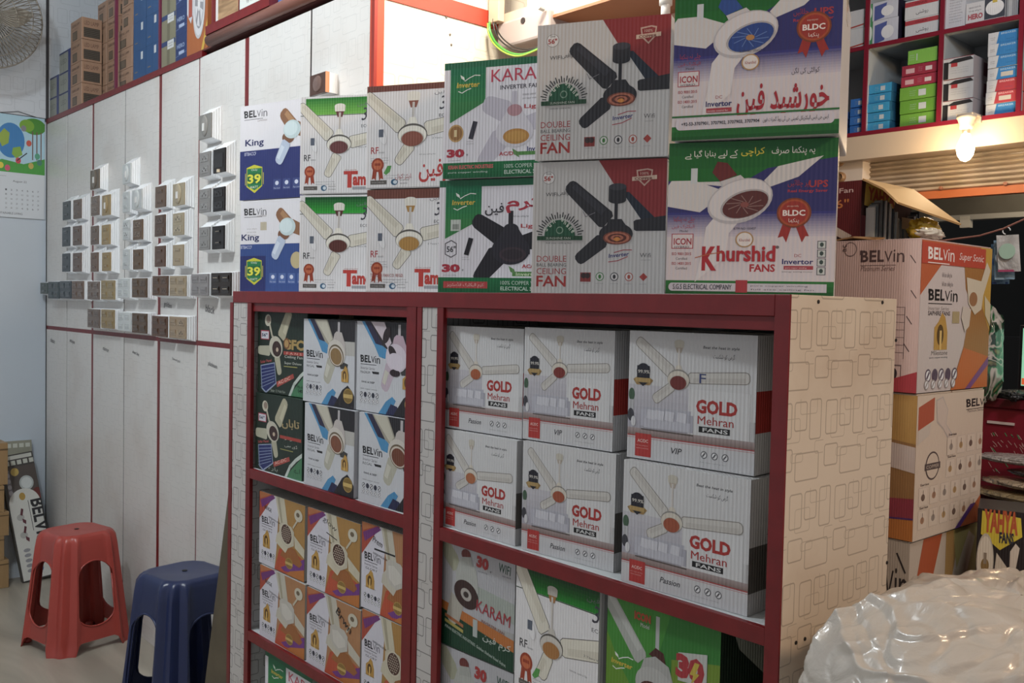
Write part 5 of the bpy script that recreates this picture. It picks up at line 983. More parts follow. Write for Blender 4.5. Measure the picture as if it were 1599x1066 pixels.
def ventbox(a): a.rect(0, 0, 100, 100, 'CDD4CE'); a.txt('VENTILATION FANS', 12, 70, 7, '3A3E44', w=80, bold=.03); a.txt('For Window Glass', 24, 80, 4.5, '3A3E44', w=52); a.rect(3, 60, 9, 72, '3A3E44', 'pictogram')
smallbox('exhaust_fan_carton', (xz0, YL1-.01, ZL+.034), xz1-xz0-.01, .2, .30, 'white carton lettered VENTILATION FANS on the raised ledge', None, 'CDD4CE', ventbox, cat='carton')
def bluec(a): a.rect(0, 0, 100, 100, '4A64B0'); a.rect(4, 40, 16, 90, 'B8C4DC', 'sticker'); a.txt('EXHAUST', 24, 60, 14, 'C8D0E4', w=60, bold=.03)
smallbox('exhaust_fan_carton', (xz1+.002, YL1-.01, ZL+.034), .30, .2, .24, 'blue carton at the near end of the ledge, cut by frame', None, '4A64B0', bluec, cat='carton')
# ---------------------------------------------------------------- electrics in the recess
p0 = onY(775, 36, YR-.03)
du = root('cable_duct', (p0.x, YR-.03, 2.19), 0, 'cream plastic cable duct running up the recess corner', 'duct')
b = MB(); b.box((-.022, -.012, p0.z-2.19), (.024, .012, 1.0), mat('C8AE96', .4)); b.build('duct_cover', du, bevel=.002)
b = MB(); b.box((.03, .004, .11), (.07, .012, .6), mat('A8843A', .5, noise=.6, nscale=60)); b.build('foil_strip', du)
p1, p2 = onY(776, 78, YR-.02), onY(838, 40, YR-.02)
mb_ = root('meter_box', (p1.x, YR-.02, p1.z), 0, 'white electric junction box under the cream beam, wires looping below', 'electric box')
W_, H_ = p2.x-p1.x+.05, .078
b = MB(); b.box((0, 0, 0), (W_, .17, H_), mat('A89C98', .4)); b.build('box_body', mb_, bevel=.008)
b = MB(); b.lathe([(.009, 0), (.009, .002)], mat('1A1416', .5), n=14); o = b.build('knockout', mb_, loc=(W_*.52, -.0002, H_*.8)); o.rotation_euler = (PI/2, 0, 0)
b = MB(); b.tube([(W_*.95, -.01, H_*.95), (W_*.95, -.03, H_*.98)], .009, WHITE, 10); b.build('cable_gland', mb_)
wr_ = root('electric_cables', (p1.x, YR-.04, p1.z), 0, 'green, black and yellow cables looping under the white electric box', 'cables')
cab = [onY(x, y, YR-.05)-wr_.location for x, y in ((765, 34), (766, 48), (773, 64), (787, 77), (803, 84), (820, 84), (845, 74), (870, 60))]
for c, dz, rr in (('3E8A2E', 0, .0032), ('1A1A1C', .010, .0026), ('8AA63A', -.005, .0026), ('141414', .016, .0022), ('2E6A2A', -.002, .0028)):
    P = []
    for a_, b2, c2, d2_ in zip([cab[0]]+cab[:-2], cab[:-1], cab[1:], cab[2:]+[cab[-1]]):
        for q in range(4):
            t = q/4; P.append(.5*((2*b2)+(c2-a_)*t+(2*a_-5*b2+4*c2-d2_)*t*t+(3*b2-a_-3*c2+d2_)*t**3)+Vector((dz*.5, dz, dz)))
    b = MB(); b.smooth = True; b.tube(P, rr, mat(c, .35), 7); b.build('cable', wr_)
for dx in (-.075, -.06):
    b = MB(); b.smooth = True; b.tube([(dx, -.004, .17), (dx+.012, -.006, .05), (dx+.002, -.004, -.12), (dx+.01, -.004, -.35)], .0015, mat('9A6A5A', .5), 5); b.build('thin_wire', wr_)
b = MB(); b.smooth = True; b.tube([(0, 0, 0), (0, 0, -.06)], .012, WHITE, 12); b.lathe([(.017, 0), (.017, .02), (.010, .03)], WHITE, (0, 0, -.02), 14)
o = b.build('pipe_elbow', loc=onY(1040, 8, 1.9)+Vector((0, 0, .02))); tag(o, 'short white plastic pipe end between the two tallest carton pairs', 'pipe')
# ---------------------------------------------------------------- shelves over the shutter with small boxes
ws = root('wall_shelves', (-1.5, YS+.1, zb), 0, 'red-edged pigeonhole shelves above the shutter filled with small boxes', 'shelf')
GREY = mat('A2A8AA', .55); RD = mat('7A1E30', .35)
def wsb(name, a_, b2, m): q = MB(); q.box((a_[0]+1.5, a_[1]-YS-.1, a_[2]-zb), (b2[0]+1.5, b2[1]-YS-.1, b2[2]-zb), m); q.build(name, ws)
zm = onY(1410, 60, YS).z; ze = 3.0
for z in (zb, zm, zm+(zm-zb), ):
    wsb('shelf_board', (-2.6, YS+.006, z-.010), (1.3, YS+.28, z), GREY); wsb('edging_strip', (-2.6, YS-.002, z-.014), (1.3, YS+.006, z+.002), RD)
dv = [onY(px, 130, YS).x for px in (1351.5, 1468, 1592)]; stp = dv[1]-dv[0]
for x in [dv[0]-stp*2, dv[0]-stp] + dv + [dv[2]+stp*1.03, dv[2]+2*stp]:
    wsb('divider', (x-.007, YS+.004, zb), (x+.007, YS+.28, zm*2-zb), GREY); wsb('edging_strip', (x-.008, YS-.003, zb+.002), (x+.008, YS+.005, zm*2-zb), RD)
YT = 1.0
def px_box(name, x0, y0, x1, y1, label, group, fc, art, side=None, Y=YS+.012, d=.2, cat='box', snap=None):
    a_, b2 = onY(x0, (y0+y1)/2, Y), onY(x1, (y0+y1)/2, Y); zt_ = onY((x0+x1)/2, y0, Y).z; zz = onY((x0+x1)/2, y1, Y).z
    if snap is not None: zt_ += snap-zz; zz = snap
    return smallbox(name, (a_.x, Y, zz), b2.x-a_.x, d, zt_-zz, label, group, fc, art, side, cat=cat), zt_
def pile(x0, x1, ytop, ybot, n, cols, label, group, art, side=None, Y=YS+.012, d=.2, z0=None):
    z = zb+.001 if z0 is None else z0; a_ = onY(x0, (ytop+ybot)/2, Y).x; b2 = onY(x1, (ytop+ybot)/2, Y).x
    h = (onY((x0+x1)/2, ytop, Y).z-onY((x0+x1)/2, ybot, Y).z)/n
    wd = ['lowest', 'second', 'third', 'fourth', 'fifth', 'sixth', 'topmost']
    for i in range(n):
        w_ = 'topmost' if i == n-1 else wd[i]
        smallbox('small_box', (a_+random.uniform(-.002, .002)+.002, Y+random.uniform(0, .008), z), b2-a_-.004, d, h-.0012, label % w_, group, cols[i % len(cols)], (lambda i: (lambda a: art(a, i)))(i), side); z += h
    return z
def lbl(fc, lx=55, tw=22): return lambda a, i=0: (a.rect(lx, 30, lx+tw, 78, 'B8C4CC', 'sticker'), a.small(lx-24, 40, 18, 8, 'A8BCC8', 3, 8))
pile(1309, 1323, 168, 205, 3, ['1E4A8E'], 'dark blue small box, %s of the pile at the left end', 'blue small boxes', lbl('1E4A8E'))
pile(1326, 1348, 148, 203, 4, ['2A6ABE', '2E70C4'], 'mid blue small box, %s of the pile beside the first divider', 'blue small boxes', lbl('2A6ABE', 60, 26))
pile(1354, 1391, 129, 203, 5, ['2E96CC', '2A8CC4'], 'sky blue small box, %s of its pile', 'sky blue small boxes', lbl('2E96CC', 52, 20), lambda a: a.rect(0, 0, 100, 100, '1E5A80'))
zz = pile(1404, 1463, 133, 196, 3, ['6AA83A', '62A034'], 'green wide box, %s of the green three', 'green wide boxes', lbl('6AA83A', 52, 20))
zz = pile(1407, 1465, 99, 133, 2, ['A02E44', '96283E'], 'crimson wide box, %s of the two on green', 'crimson wide boxes', lambda a, i=0: (a.rect(12, 36, 36, 80, 'C8A0A8', 'lettering'), a.rect(66, 36, 84, 74, 'C8C0C4', 'sticker'), a.small(46, 40, 14, 8, 'C890A0', 3, 8)), z0=zz)
px_box('small_box', 1418, 80, 1464, 102, 'bright green box lying on top of the crimson boxes', None, '76B848', lbl('76B848', 30, 3), snap=zz)
def bw(a, i=0): a.rect(0, 0, 100, 100, 'B8BCC0'); a.rect(4, 18, 22, 100, '1E2024', 'picture_print'); a.poly([(18, 24), (40, 8), (90, 4), (100, 20), (70, 24), (40, 28)], '2A2A2E', 'picture_print'); a.rect(30, 26, 50, 44, 'B0343A', 'lettering'); a.small(30, 54, 60, 5, '8A9098', 3, 6); a.line([(0, 1), (100, 1)], 2, '8A2A3A')
pile(1469, 1520, 91, 190, 3, ['B8BCC0'], 'white box with black figure print, %s of three', 'black and white boxes', bw, lambda a: (a.rect(0, 0, 100, 100, 'A8A0A4'), a.rect(45, 15, 80, 80, '6A3A48', 'picture_print')))
def bl7(a, i=0): a.rect(0, 0, 100, 100, '2E7EC4' if i not in (1, 2) else 'B03A44'); a.poly([(0, 0), (36, 0), (28, 100), (0, 100)], 'C4C8CC'); a.txt('BREAKER', 42, 26, 16, '9CC0DC' if i not in (1, 2) else 'DCA8A8', w=50, bold=.02); a.small(8, 50, 16, 9, '6A5A60', 2, 8); (a.rect(44, 40, 84, 78, 'B8B8B0', 'sticker') if i in (1, 3) else a.small(60, 74, 30, 8, '1E4A7E'))
pile(1541, 1590, 44, 175, 7, ['C4C8CC'], 'white and coloured flat box, %s of the tall pile', 'flat boxes in a tall pile', bl7)
pile(1594, 1640, 70, 168, 3, ['2E8A6A', 'B0463A', 'A8403A'][::-1], 'colourful box, %s of the pile cut by frame', 'colourful boxes at the frame edge', lbl('B0463A'))
zm1 = zm+.003
def wr2(a): a.rect(0, 0, 100, 100, 'C4C8CC'); a.poly([(0, 92), (100, 80), (100, 88), (0, 100)], 'B0443A')
_, z2 = px_box('small_box', 1319, 44, 1350, 74, 'white box with red lower stripe, lower of two at left', 'white boxes with red stripe', 'C4C8CC', wr2, snap=zm1); px_box('small_box', 1319, 16, 1350, 44, 'white box with red lower stripe, upper of two at left', 'white boxes with red stripe', 'C4C8CC', wr2, snap=z2+.001)
def gb(a): a.rect(0, 0, 100, 100, 'C0C6D4'); a.rect(0, 0, 18, 100, '3E8A56'); a.poly([(24, 20), (64, 10), (56, 90), (24, 100)], '4A5AA0'); a.ell(10, 50, 6, 30, 'C8D8CC', part='picture_print'); a.ell(66, 56, 20, 28, 'DCE0E4', part='picture_print')
_, z2 = px_box('small_box', 1355, 30, 1403, 66, 'white box with green end and blue print, lower of two', 'white, green and blue boxes', 'C0C6D4', gb, lambda a: a.rect(0, 0, 100, 100, '201C30'), snap=zm1); px_box('small_box', 1355, 2, 1403, 30, 'white box with green end and blue print, upper of two', 'white, green and blue boxes', 'C0C6D4', gb, lambda a: a.rect(0, 0, 100, 100, '201C30'), snap=z2+.001)
def wrb(a): a.rect(0, 0, 100, 100, 'C8CCD0'); a.rect(0, 6, 100, 32, 'B03A44'); a.txt('OSAKA', 30, 24, 10, '7A2A34', w=36, bold=.02); a.txt('روشنی', 34, 82, 24, '33303A', w=36, ur=True)
_, z2 = px_box('small_box', 1414, 25, 1466, 52, 'white box with red band and Urdu print, lower of two', 'white boxes with red band', 'C8CCD0', wrb, snap=zm1); px_box('small_box', 1414, -4, 1466, 25, 'white box with red band and Urdu print, upper of two', 'white boxes with red band', 'C8CCD0', wrb, snap=z2+.001)
def txb(a): a.rect(0, 0, 100, 100, 'C0C4CC'); a.rect(0, 0, 14, 100, '9A2E3E'); a.poly([(3, 70), (11, 66), (11, 74), (3, 78)], 'D0D0D4'); [a.small(30, 12+i*8, 60, 3.4, '6A6E78') for i in range(10)]
px_box('small_box', 1473, -12, 1508, 42, 'white box with red edge and lines of small print', None, 'C0C4CC', txb, snap=zm1)
def hero(a): a.rect(0, 0, 100, 100, 'C6C8CC'); a.rect(48, 0, 100, 90, '3E4450'); a.txt('HERO', 6, 78, 26, 'B0505A', w=38, bold=.05); a.small(8, 26, 36, 9, '5A5A66', 2, 8); a.ell(74, 42, 23, 34, 'D8DADC', part='lamp_picture'); a.rect(68, 6, 80, 20, 'C8B04A', 'lamp_picture'); a.rect(0, 92, 100, 100, '8A2A3C')
px_box('small_box', 1509, 0, 1570, 34, 'white box with HERO lettering and a round lamp picture', None, 'C6C8CC', hero, snap=zm1)
px_box('small_box', 1572, -10, 1590, 26, 'grey box standing beside the lamp picture box', None, '8A8E94', lambda a: a.rect(20, 10, 50, 100, 'A8ACB0'), snap=zm1)
px_box('small_box', 1595, -10, 1640, 20, 'red and white box at the upper frame corner', None, 'A83A3E', lambda a: a.rect(0, 30, 100, 60, 'C8C0C4'), snap=zm1)
# ---------------------------------------------------------------- bulb
pb = onY(1508, 233, YS-.06); bu = root('light_bulb', pb, 0, 'lit bare light bulb in a white holder below the pigeonhole shelves', 'lamp')
b = MB(); b.smooth = True; b.lathe([(.002, -.045), (.016, -.038), (.027, -.021), (.031, 0), (.028, .02), (.017, .044), (.014, .055)], mat((1, .78, .5), .3, emis=22), n=24); b.build('bulb_glass', bu)
b = MB(); b.smooth = True; b.lathe([(.0135, .055), (.0135, .08)], mat('B8B0A0', .3, metal=.8), n=20); b.build('bulb_cap', bu)
b = MB(); b.smooth = True; b.lathe([(.022, .072), (.024, .085), (.030, .108), (.034, .112), (.034, .122), (.001, .122)], mat('C8BCA8', .4), n=24); b.build('lamp_holder', bu)
b = MB(); b.box((-.03, -.02, .122), (.03, .07, .128), mat('C8BCA8', .5)); b.box((-.03, .05, .1), (.03, .06, .128), mat('C8BCA8', .5)); b.build('holder_bracket', bu)
l = bpy.data.lights.new('bulb_light', 'POINT'); l.energy = 4.5; l.color = (1, .72, .42); l.shadow_soft_size = .04
o = bpy.data.objects.new('bulb_light', l); COL.objects.link(o); o.location = pb+Vector((0, -.06, 0))
# ---------------------------------------------------------------- cartons stacked behind the unit on the right
GR = 'large cartons stacked beyond the unit'
XS, YK = -1.1155, 2.4
def bigc(x1, y, z, w, h, d, label, front_art, right_art, base, rz=0, cat='carton'):
    r = root('shipping_carton', (x1, y, z), rz, label, cat, GR)
    g = .003; m = pr(base)
    b = MB(); b.box((-w, 0, 0), (0, d, h-.004), m); b.build('carton_body', r, bevel=.008)
    b = MB(); b.box((-w+.002, .002, h-.0045), (-.002, d/2-g, h), m); b.build('top_flap', r, bevel=.001)
    b = MB(); b.box((-w+.002, d/2+g, h-.0045), (-.002, d-.002, h), m); b.build('top_flap', r, bevel=.001)
    if front_art: w_ = min(w, .236); a = Art(w_, h-.004, w_); front_art(a); a.build(r, lambda x, y_, e: (x-w_, -e, y_), eps=.0003)
    if right_art: a = Art(d, h-.004, d); right_art(a); a.build(r, lambda x, y_, e: (e, x, y_), eps=.0003)
    return r
def d_low_right(a): a.rect(0, 0, 110, 100, 'C0AE9C'); a.poly([(18, 0), (44, 0), (20, 60), (4, 100), (0, 60)], 'B4522C'); a.poly([(50, 0), (72, 0), (62, 30), (50, 60)], 'A8824A', 'fan_picture'); a.poly([(60, 0), (110, 0), (110, 100), (50, 100), (70, 40)], 'A89A5A'); a.small(34, 40, 12, 10, '6A5A50'); a.poly([(66, 30), (84, 4), (94, 10), (76, 50)], 'C4B498', 'fan_picture')
def d_low_left(a): a.rect(0, 0, 110, 100, 'A89888'); belvin(a, 40, 40, 60, 22, '2A2422'); a.line([(86, 8), (96, 20)], 2, '2A2422'); a.line([(84, 50), (90, 70)], 2, '2A2422')
bigc(XS, YK, 1.1868, .46, .4, .44, 'tall creased carton with red band and BELVIN lettering, top of the right stack', d_super_left, d_super_right, 'B89A90')
bigc(XS+.002, YK+.004, .8, .46, .384, .415, 'carton with a chart of small fan pictures, middle of the right stack', d_chart_left, d_chart, 'C4AC94')
bigc(XS-.004, YK+.004, .4, .46, .398, .43, 'carton with orange streak, under the one with fan pictures', d_low_left, d_low_right, 'B0A090')
bigc(XS-.004, YK+.004, .0005, .46, .398, .43, 'plain carton at the foot of the right stack', None, None, 'A8927A')
b = MB(); b.add([(0, 0, 0), (.13, -.012, -.002), (.14, .018, .003), (.02, .024, .004), (.07, -.02, .006)], [(0, 4, 1, 2, 3)], mat('A8845A', .6)); o = b.build('torn_flap', None, loc=(XS-.26, YK+.022, 1.5925)); o.modifiers.new('s', 'SOLIDIFY').thickness = .004; tag(o, 'torn kraft flap lying on the tall creased carton', 'cardboard')
# open carton of fan blades
XO, YO2 = -1.312, 2.45
p0 = onY(1345, 281, YO2); zb2 = 1.592; ho = p0.z-zb2; do = .30
oc = root('open_carton', (XO, YO2, zb2), 0, 'dark red open carton with yellow YAHYA label, its flap raised, on the right stack', 'carton')
K = pr('4A1A1C'); wo = .30
for nm, a_, b2 in (('carton_base', (-wo, 0, 0), (0, do, .004)), ('carton_side', (-wo, 0, .004), (0, .004, ho)), ('carton_side', (-wo, do-.004, .004), (0, do, ho)), ('carton_side', (-wo, .004, .004), (-wo+.004, do-.004, ho))):
    b = MB(); b.box(a_, b2, K); b.build(nm, oc, bevel=.001)
b = MB(); b.box((-.004, .004, ho*.42), (0, do-.004, ho), K); o = b.build('carton_side', oc)
a = Art(wo, ho, wo)
a.rect(0, 0, 100, 100, '5E1C20'); a.txt('Ceiling Fan', 44, 22, 11, 'D0B0A8', w=48, bold=.01); a.txt('56"', 66, 45, 15, 'C8763A', w=22, bold=.01); a.poly([(40, 40), (92, 92), (86, 100), (40, 58)], 'B0A090', 'picture_print'); a.poly([(30, 56), (86, 100), (30, 100)], '241A1A', 'picture_print'); a.build(oc, lambda x, y, e: (x-wo, -e, y), eps=.0003)
a = Art(do-.008, ho*.58, do-.008)
a.rect(0, 0, 100, 100, '3A1C1C'); a.poly([(6, 6), (70, 16), (62, 66), (34, 80), (4, 70)], 'CDB04A'); a.txt('YAHYA', 10, 52, 38, 'B0483A', w=54, bold=.05, rot=-4); a.txt('FANS', 30, 76, 14, '2A2A3A', w=20, bold=.03); a.build(oc, lambda x, y, e: (e, x+.004, y+ho*.42), eps=.0003)
hA = onY(1350, 281, YO2); hB = Vector((XO, YO2+do, zb2+ho)); oC = onX(1500, 352, XO+.17); oE = onX(1402, 318, XO+.15)
b = MB(); L_ = [hA, hB, oC, oE]; L_ = [v-Vector((XO, YO2, zb2)) for v in L_]; L_[0] = Vector((0, .0, ho))
mid = (L_[0]+L_[3])/2+Vector((.01, 0, .003)); b.add([L_[0], L_[1], L_[2], L_[3], mid], [(0, 1, 2, 3, 4)], mat('C09A66', .6)); o = b.build('raised_flap', oc); o.modifiers.new('s', 'SOLIDIFY').thickness = .005
bl = root('blade_bundle', (XO+.004, YO2+.005, zb2+.0045), 0, 'bundle of thin pale fan blades in clear wrap under the YAHYA label', 'fan blades')
cs = ['C8D2D4', '7E8A90', 'E0E4E2', 'A4AEB2', '4E565C']
for i in range(30):
    y = .012+i*(do-.03)/30; hh_ = ho*(.50+.16*math.sin(i*.23)+random.uniform(-.015, .015)); b = MB(); b.box((.002, y, 0), (.026+random.uniform(-.003, .003), y+.0052, hh_), mat(cs[(i*3+i//4) % 5], .25, metal=.3)); b.build('fan_blade', bl)
b = MB(); b.box((.0295, do*.55, ho*.22), (.031, do*.78, ho*.42), mat('A89C88', .5)); b.build('sticker', bl)
# lumps of thin plastic
def blob(name, loc, sx, sy, sz, m, seed, amp=.25, f=3.2, parent=None, flat=0, nu=48, nv=28, expn=2.0, ridged=.0):
    from mathutils import noise
    b = MB(); b.smooth = True; vs = []
    for j in range(nv+1):
        ph = PI*j/nv-PI/2
        for i in range(nu):
            th = 2*PI*i/nu; c_ = math.cos(ph); e = 2/expn
            f1 = lambda v: math.copysign(abs(v)**e, v)
            d = Vector((f1(c_)*f1(math.cos(th)), f1(c_)*f1(math.sin(th)), f1(math.sin(ph))))
            q = Vector((math.cos(th)*c_, math.sin(th)*c_, math.sin(ph)))*f+Vector((seed, 0, 0)); n = noise.noise(q)+.5*noise.noise(q*2.1)
            if ridged: n += ridged*(1-abs(noise.noise(q*1.7+Vector((0, seed, 0))))*4)
            k = 1+amp*n; z = d.z*sz*k
            if flat: z = max(z, -sz*flat)
            vs.append((d.x*sx*k, d.y*sy*k, z))
    fs = [(j*nu+i, j*nu+(i+1) % nu, (j+1)*nu+(i+1) % nu, (j+1)*nu+i) for j in range(nv) for i in range(nu)]
    b.add(vs, fs, m); return b.build(name, parent, loc)
def film(n, c, tr, rough=.22, bumps=.6, scale=14):
    m, N, L, B = new_mat(n); B.inputs['Base Color'].default_value = lin(c); B.inputs['Roughness'].default_value = rough; B.inputs['Coat Weight'].default_value = .5; B.inputs['Coat Roughness'].default_value = .12
    t = N.new('ShaderNodeBsdfTransparent'); mx = N.new('ShaderNodeMixShader'); mx.inputs[0].default_value = tr; L.new(B.outputs[0], mx.inputs[1]); L.new(t.outputs[0], mx.inputs[2]); L.new(mx.outputs[0], N['Material Output'].inputs[0])
    tc = N.new('ShaderNodeTexCoord'); nz = N.new('ShaderNodeTexNoise'); nz.inputs['Scale'].default_value = scale; nz.inputs['Detail'].default_value = 6; nz.inputs['Distortion'].default_value = 1.6
    L.new(tc.outputs['Object'], nz.inputs['Vector']); bp = N.new('ShaderNodeBump'); bp.inputs['Strength'].default_value = bumps; bp.inputs['Distance'].default_value = .02; L.new(nz.outputs['Fac'], bp.inputs['Height']); L.new(bp.outputs[0], B.inputs['Normal'])
    return m
o = blob('plastic_bag', onX(1446, 357, -1.20)+Vector((-.02, .03, -.004)), .035, .065, .034, film('film_yellow', 'D8B83A', .1), 3, .4, 2.2); tag(o, 'crumpled yellow plastic bag on top of the right stack', 'bag')
o = blob('plastic_bag', onX(1450, 366, -1.17)+Vector((.015, -.02, .0)), .022, .07, .015, film('film_white', 'C8C0B0', .1), 8, .3, 2.2); tag(o, 'crumpled white plastic bag beside the yellow one', 'bag')
# crumpled carton corner and green-white wrapped sack behind the stack
pg = onY(1548, 540, 3.0)
GW = film('film_green', '3E5A44', .0, .3)
def greens():
    m, N, L, B = new_mat('green_white_sack'); tc = N.new('ShaderNodeTexCoord'); nz = N.new('ShaderNodeTexNoise'); nz.inputs['Scale'].default_value = 8; nz.inputs['Distortion'].default_value = 2; L.new(tc.outputs['Object'], nz.inputs['Vector'])
    cr = N.new('ShaderNodeValToRGB'); e = cr.color_ramp.elements; e[0].position = .42; e[0].color = lin('1A3424'); e[1].position = .46; e[1].color = lin('B0A89E')
    for p_, c in ((.49, 'A8A098'), (.52, '2E6A3E'), (.57, '121C16'), (.70, '8E8A5A')): k = e.new(p_); k.color = lin(c)
    L.new(nz.outputs['Fac'], cr.inputs[0]); L.new(cr.outputs[0], B.inputs['Base Color']); B.inputs['Roughness'].default_value = .18; B.inputs['Coat Weight'].default_value = .6; return m
pg = onY(1543, 540, 3.16); sk = blob('wrapped_sack', (pg.x-.01, 3.16, 1.262), .05, .055, .15, greens(), 5, .16, 2.4, expn=3); tag(sk, 'green and white plastic-wrapped sack behind the tall creased carton', 'sack')
# counter with laptop and clutter
pc = onY(1560, 612, 3.2)
ct = root('shop_counter', (pc.x-.25, 3.2, 0), 0, 'dark red shop counter carrying the laptop, beyond the right stack', 'counter')
RC = mat('7A1C2C', .3, noise=.15, nscale=6)
zc2 = pc.z-.02
b = MB(); b.box((0, 0, 0), (1.3, .38, zc2-.03), RC); b.build('counter_body', ct, bevel=.004)
b = MB(); b.box((-.01, -.012, zc2-.03), (1.31, .39, zc2), mat('5E1422', .25)); b.build('counter_top', ct, bevel=.003)
q0 = onY(1543, 658, 3.2)-ct.location; q1 = onY(1585, 661, 3.2)-ct.location
b = MB(); b.box((q0.x, -.006, q0.z-.004), (q1.x, 0, q0.z+.004), mat('C8B8B0', .4)); b.build('pale_strip', ct)
for i in range(34):
    x = onY(1545+random.random()**1.6*54, 685, 3.2).x-ct.location.x; z = q0.z-.03-random.random()*.13; b = MB(); t = random.uniform(-1.1, -.7); s = random.uniform(.006, .02)
    b.add([(x, -.001, z), (x+s*math.cos(t), -.001, z+s*math.sin(t)), (x+s*math.cos(t)+.0015, -.001, z+s*math.sin(t)+.0015), (x+.0015, -.001, z+.0015)], [(0, 1, 2, 3)], mat('B8948E' if i % 5 else '3EA06A', .4)); o = b.build('scuff_marks' if i % 5 else 'green_glitter', ct)
lp = root('laptop', (onY(1566, 600, 3.30).x, 3.26, zc2+.0005), -6*DEG, 'open laptop with glowing pale green screen on the red counter', 'laptop')
b = MB(); b.box((-.02, -.05, 0), (.34, .17, .018), mat('141416', .35)); b.build('keyboard_base', lp, bevel=.003)
for r_ in range(4):
    for k in range(12):
        b = MB(); b.box((.0+k*.026, -.035+r_*.03, .018), (.021+k*.026, -.012+r_*.03, .021), mat('26262A', .4)); b.build('key', lp)
sc = MB(); sc.box((-.02, .172, .012), (.34, .182, .235), mat('101012', .4)); s_ = sc.build('screen_lid', lp, bevel=.002)
b = MB(); b.box((-.008, .1705, .03), (.328, .1718, .225), mat('8EC8A8', .3, emis=.75)); b.build('screen', s_)
b = MB(); b.box((-.006, .170, .034), (.018, .1704, .056), mat('E0643A', .4, emis=.5)); b.build('screen_icon', s_)
for k, (px, w_, h_) in enumerate(((1580, .05, .03),)):
    o = blob('black_cable_heap', onY(px, 600, 3.15)+Vector((0, -.0, 0)), w_/2, .03, h_/2, mat('1A1A1C', .35), k+20, .5, 3); tag(o, ('tangled black cables left of the laptop keyboard', 'black gadget lying before the laptop')[k], 'cables')
    o.location.z = zc2+h_/2*.9; o.location.y = 3.175; o.location.x -= .0; o.location.z += .0
# dark shop fittings behind the laptop
b = MB(); b.box((0, 0, 0), (1.2, .3, .9), mat('16171A', .5))
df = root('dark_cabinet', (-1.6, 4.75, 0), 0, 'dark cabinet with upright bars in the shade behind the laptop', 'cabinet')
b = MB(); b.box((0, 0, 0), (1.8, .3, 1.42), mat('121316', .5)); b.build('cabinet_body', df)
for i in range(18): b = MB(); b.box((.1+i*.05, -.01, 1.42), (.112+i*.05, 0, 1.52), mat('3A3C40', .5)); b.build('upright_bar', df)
# cord with hanging packets
hp = [onY(1500, 372, 3.3), onY(1567, 355, 3.3), onY(1640, 325, 3.3)]
b = MB(); b.smooth = True; b.tube([onY(1425, 376, 3.3), onY(1470, 376, 3.3), onY(1530, 368, 3.3), onY(1567, 357, 3.3), onY(1600, 342, 3.3), onY(1660, 318, 3.3), onY(1800, 250, 3.3)], .0032, mat('8A5A50', .6), 7)
cdv = b.build('strung_cord', loc=(0, 0, 0)); tag(cdv, 'reddish cord strung across the shop opening with packets hooked on', 'cord')
pk = onY(1572, 362, 3.3)
defs = [(1554, 1592, 366, 424, 0, 'C4C2BE', 'nearest clear packet with pale green disc hanging on the cord'), (1549, 1584, 374, 436, .02, '8AA8BC', 'blue-tinted clear packet hanging just behind the front one'), (1545, 1575, 380, 443, .04, '5A7E9C', 'darker blue packet hanging at the back of the bunch')]
for i, (x0, x1, y0, y1, dy, c, lab) in enumerate(defs):
    Y = 3.3+dy; a0 = onY(x0, y1, Y); a1 = onY(x1, y0, Y)
    r = root('hanging_packet', (a0.x, Y, a0.z), 0, lab, 'packet', 'packets hanging on the cord'); W2, H2 = a1.x-a0.x, a1.z-a0.z
    b = MB(); b.smooth = True; n = 8; vs = []
    for sgn in (-1, 1):
        for j in range(n+1):
            for k in range(n+1):
                u, v = k/n, j/n; vs.append((u*W2+.008*(1-v)*(1 if i else 1.4), sgn*.006*math.sin(PI*u)*math.sin(PI*v)+.004*math.sin(5*u+i), v*H2))
    N1 = (n+1)**2; fs = [(j*(n+1)+k, j*(n+1)+k+1, (j+1)*(n+1)+k+1, (j+1)*(n+1)+k) for j in range(n) for k in range(n)]; fs += [tuple(N1+q for q in f)[::-1] for f in fs]
    b.add(vs, fs, film('film_packet%d' % i, c, .12, .15)); b.build('packet_body', r)
    b = MB(); b.lathe([(W2*.36, 0), (W2*.36, .001)], mat(('A4C0AC', 'C0CCD4', '2E5A8E')[i], .4), n=24); o = b.build('coiled_disc', r, loc=(W2*.55, -.0085, H2*.55)); o.rotation_euler = (PI/2, 0, 0)
    b = MB(); b.box((.01, -.0015, -.001), (W2+.004, .0015, .006), mat(('A84A6A', '9AB4C4', '2E4A7A')[i], .4)); b.build('packet_seam', r)
b = MB(); b.smooth = True; b.tube([pk+Vector((.012*math.cos(t*.5), 0, .012*math.sin(t*.5)+.004)) for t in range(0, 10)], .002, WHITE, 6); o = b.build('cord_hook'); tag(o, 'small white hook holding the packets on the cord', 'hook')
# heap of wrapped goods and the small carton in front of the counter
py_ = onY(1526, 880, 2.72); yc = root('fan_carton', (onY(1524, 880, 2.62).x, 2.62, .50), 20*DEG, 'small black carton with yellow YAHYA label beside the right stack', 'carton')
hY = .375; wY = .122
b = MB(); b.box((0, 0, -.0), (wY, .16, hY), pr('241C1C')); b.build('carton_body', yc, bevel=.003)
a = Art(wY, hY, wY); a.T = (lambda s: (lambda u, v: (u/100*wY, hY-v/100*.19)))(a); a.H0 = 1
d_yahya(a); a.build(yc, front(), eps=.0003)
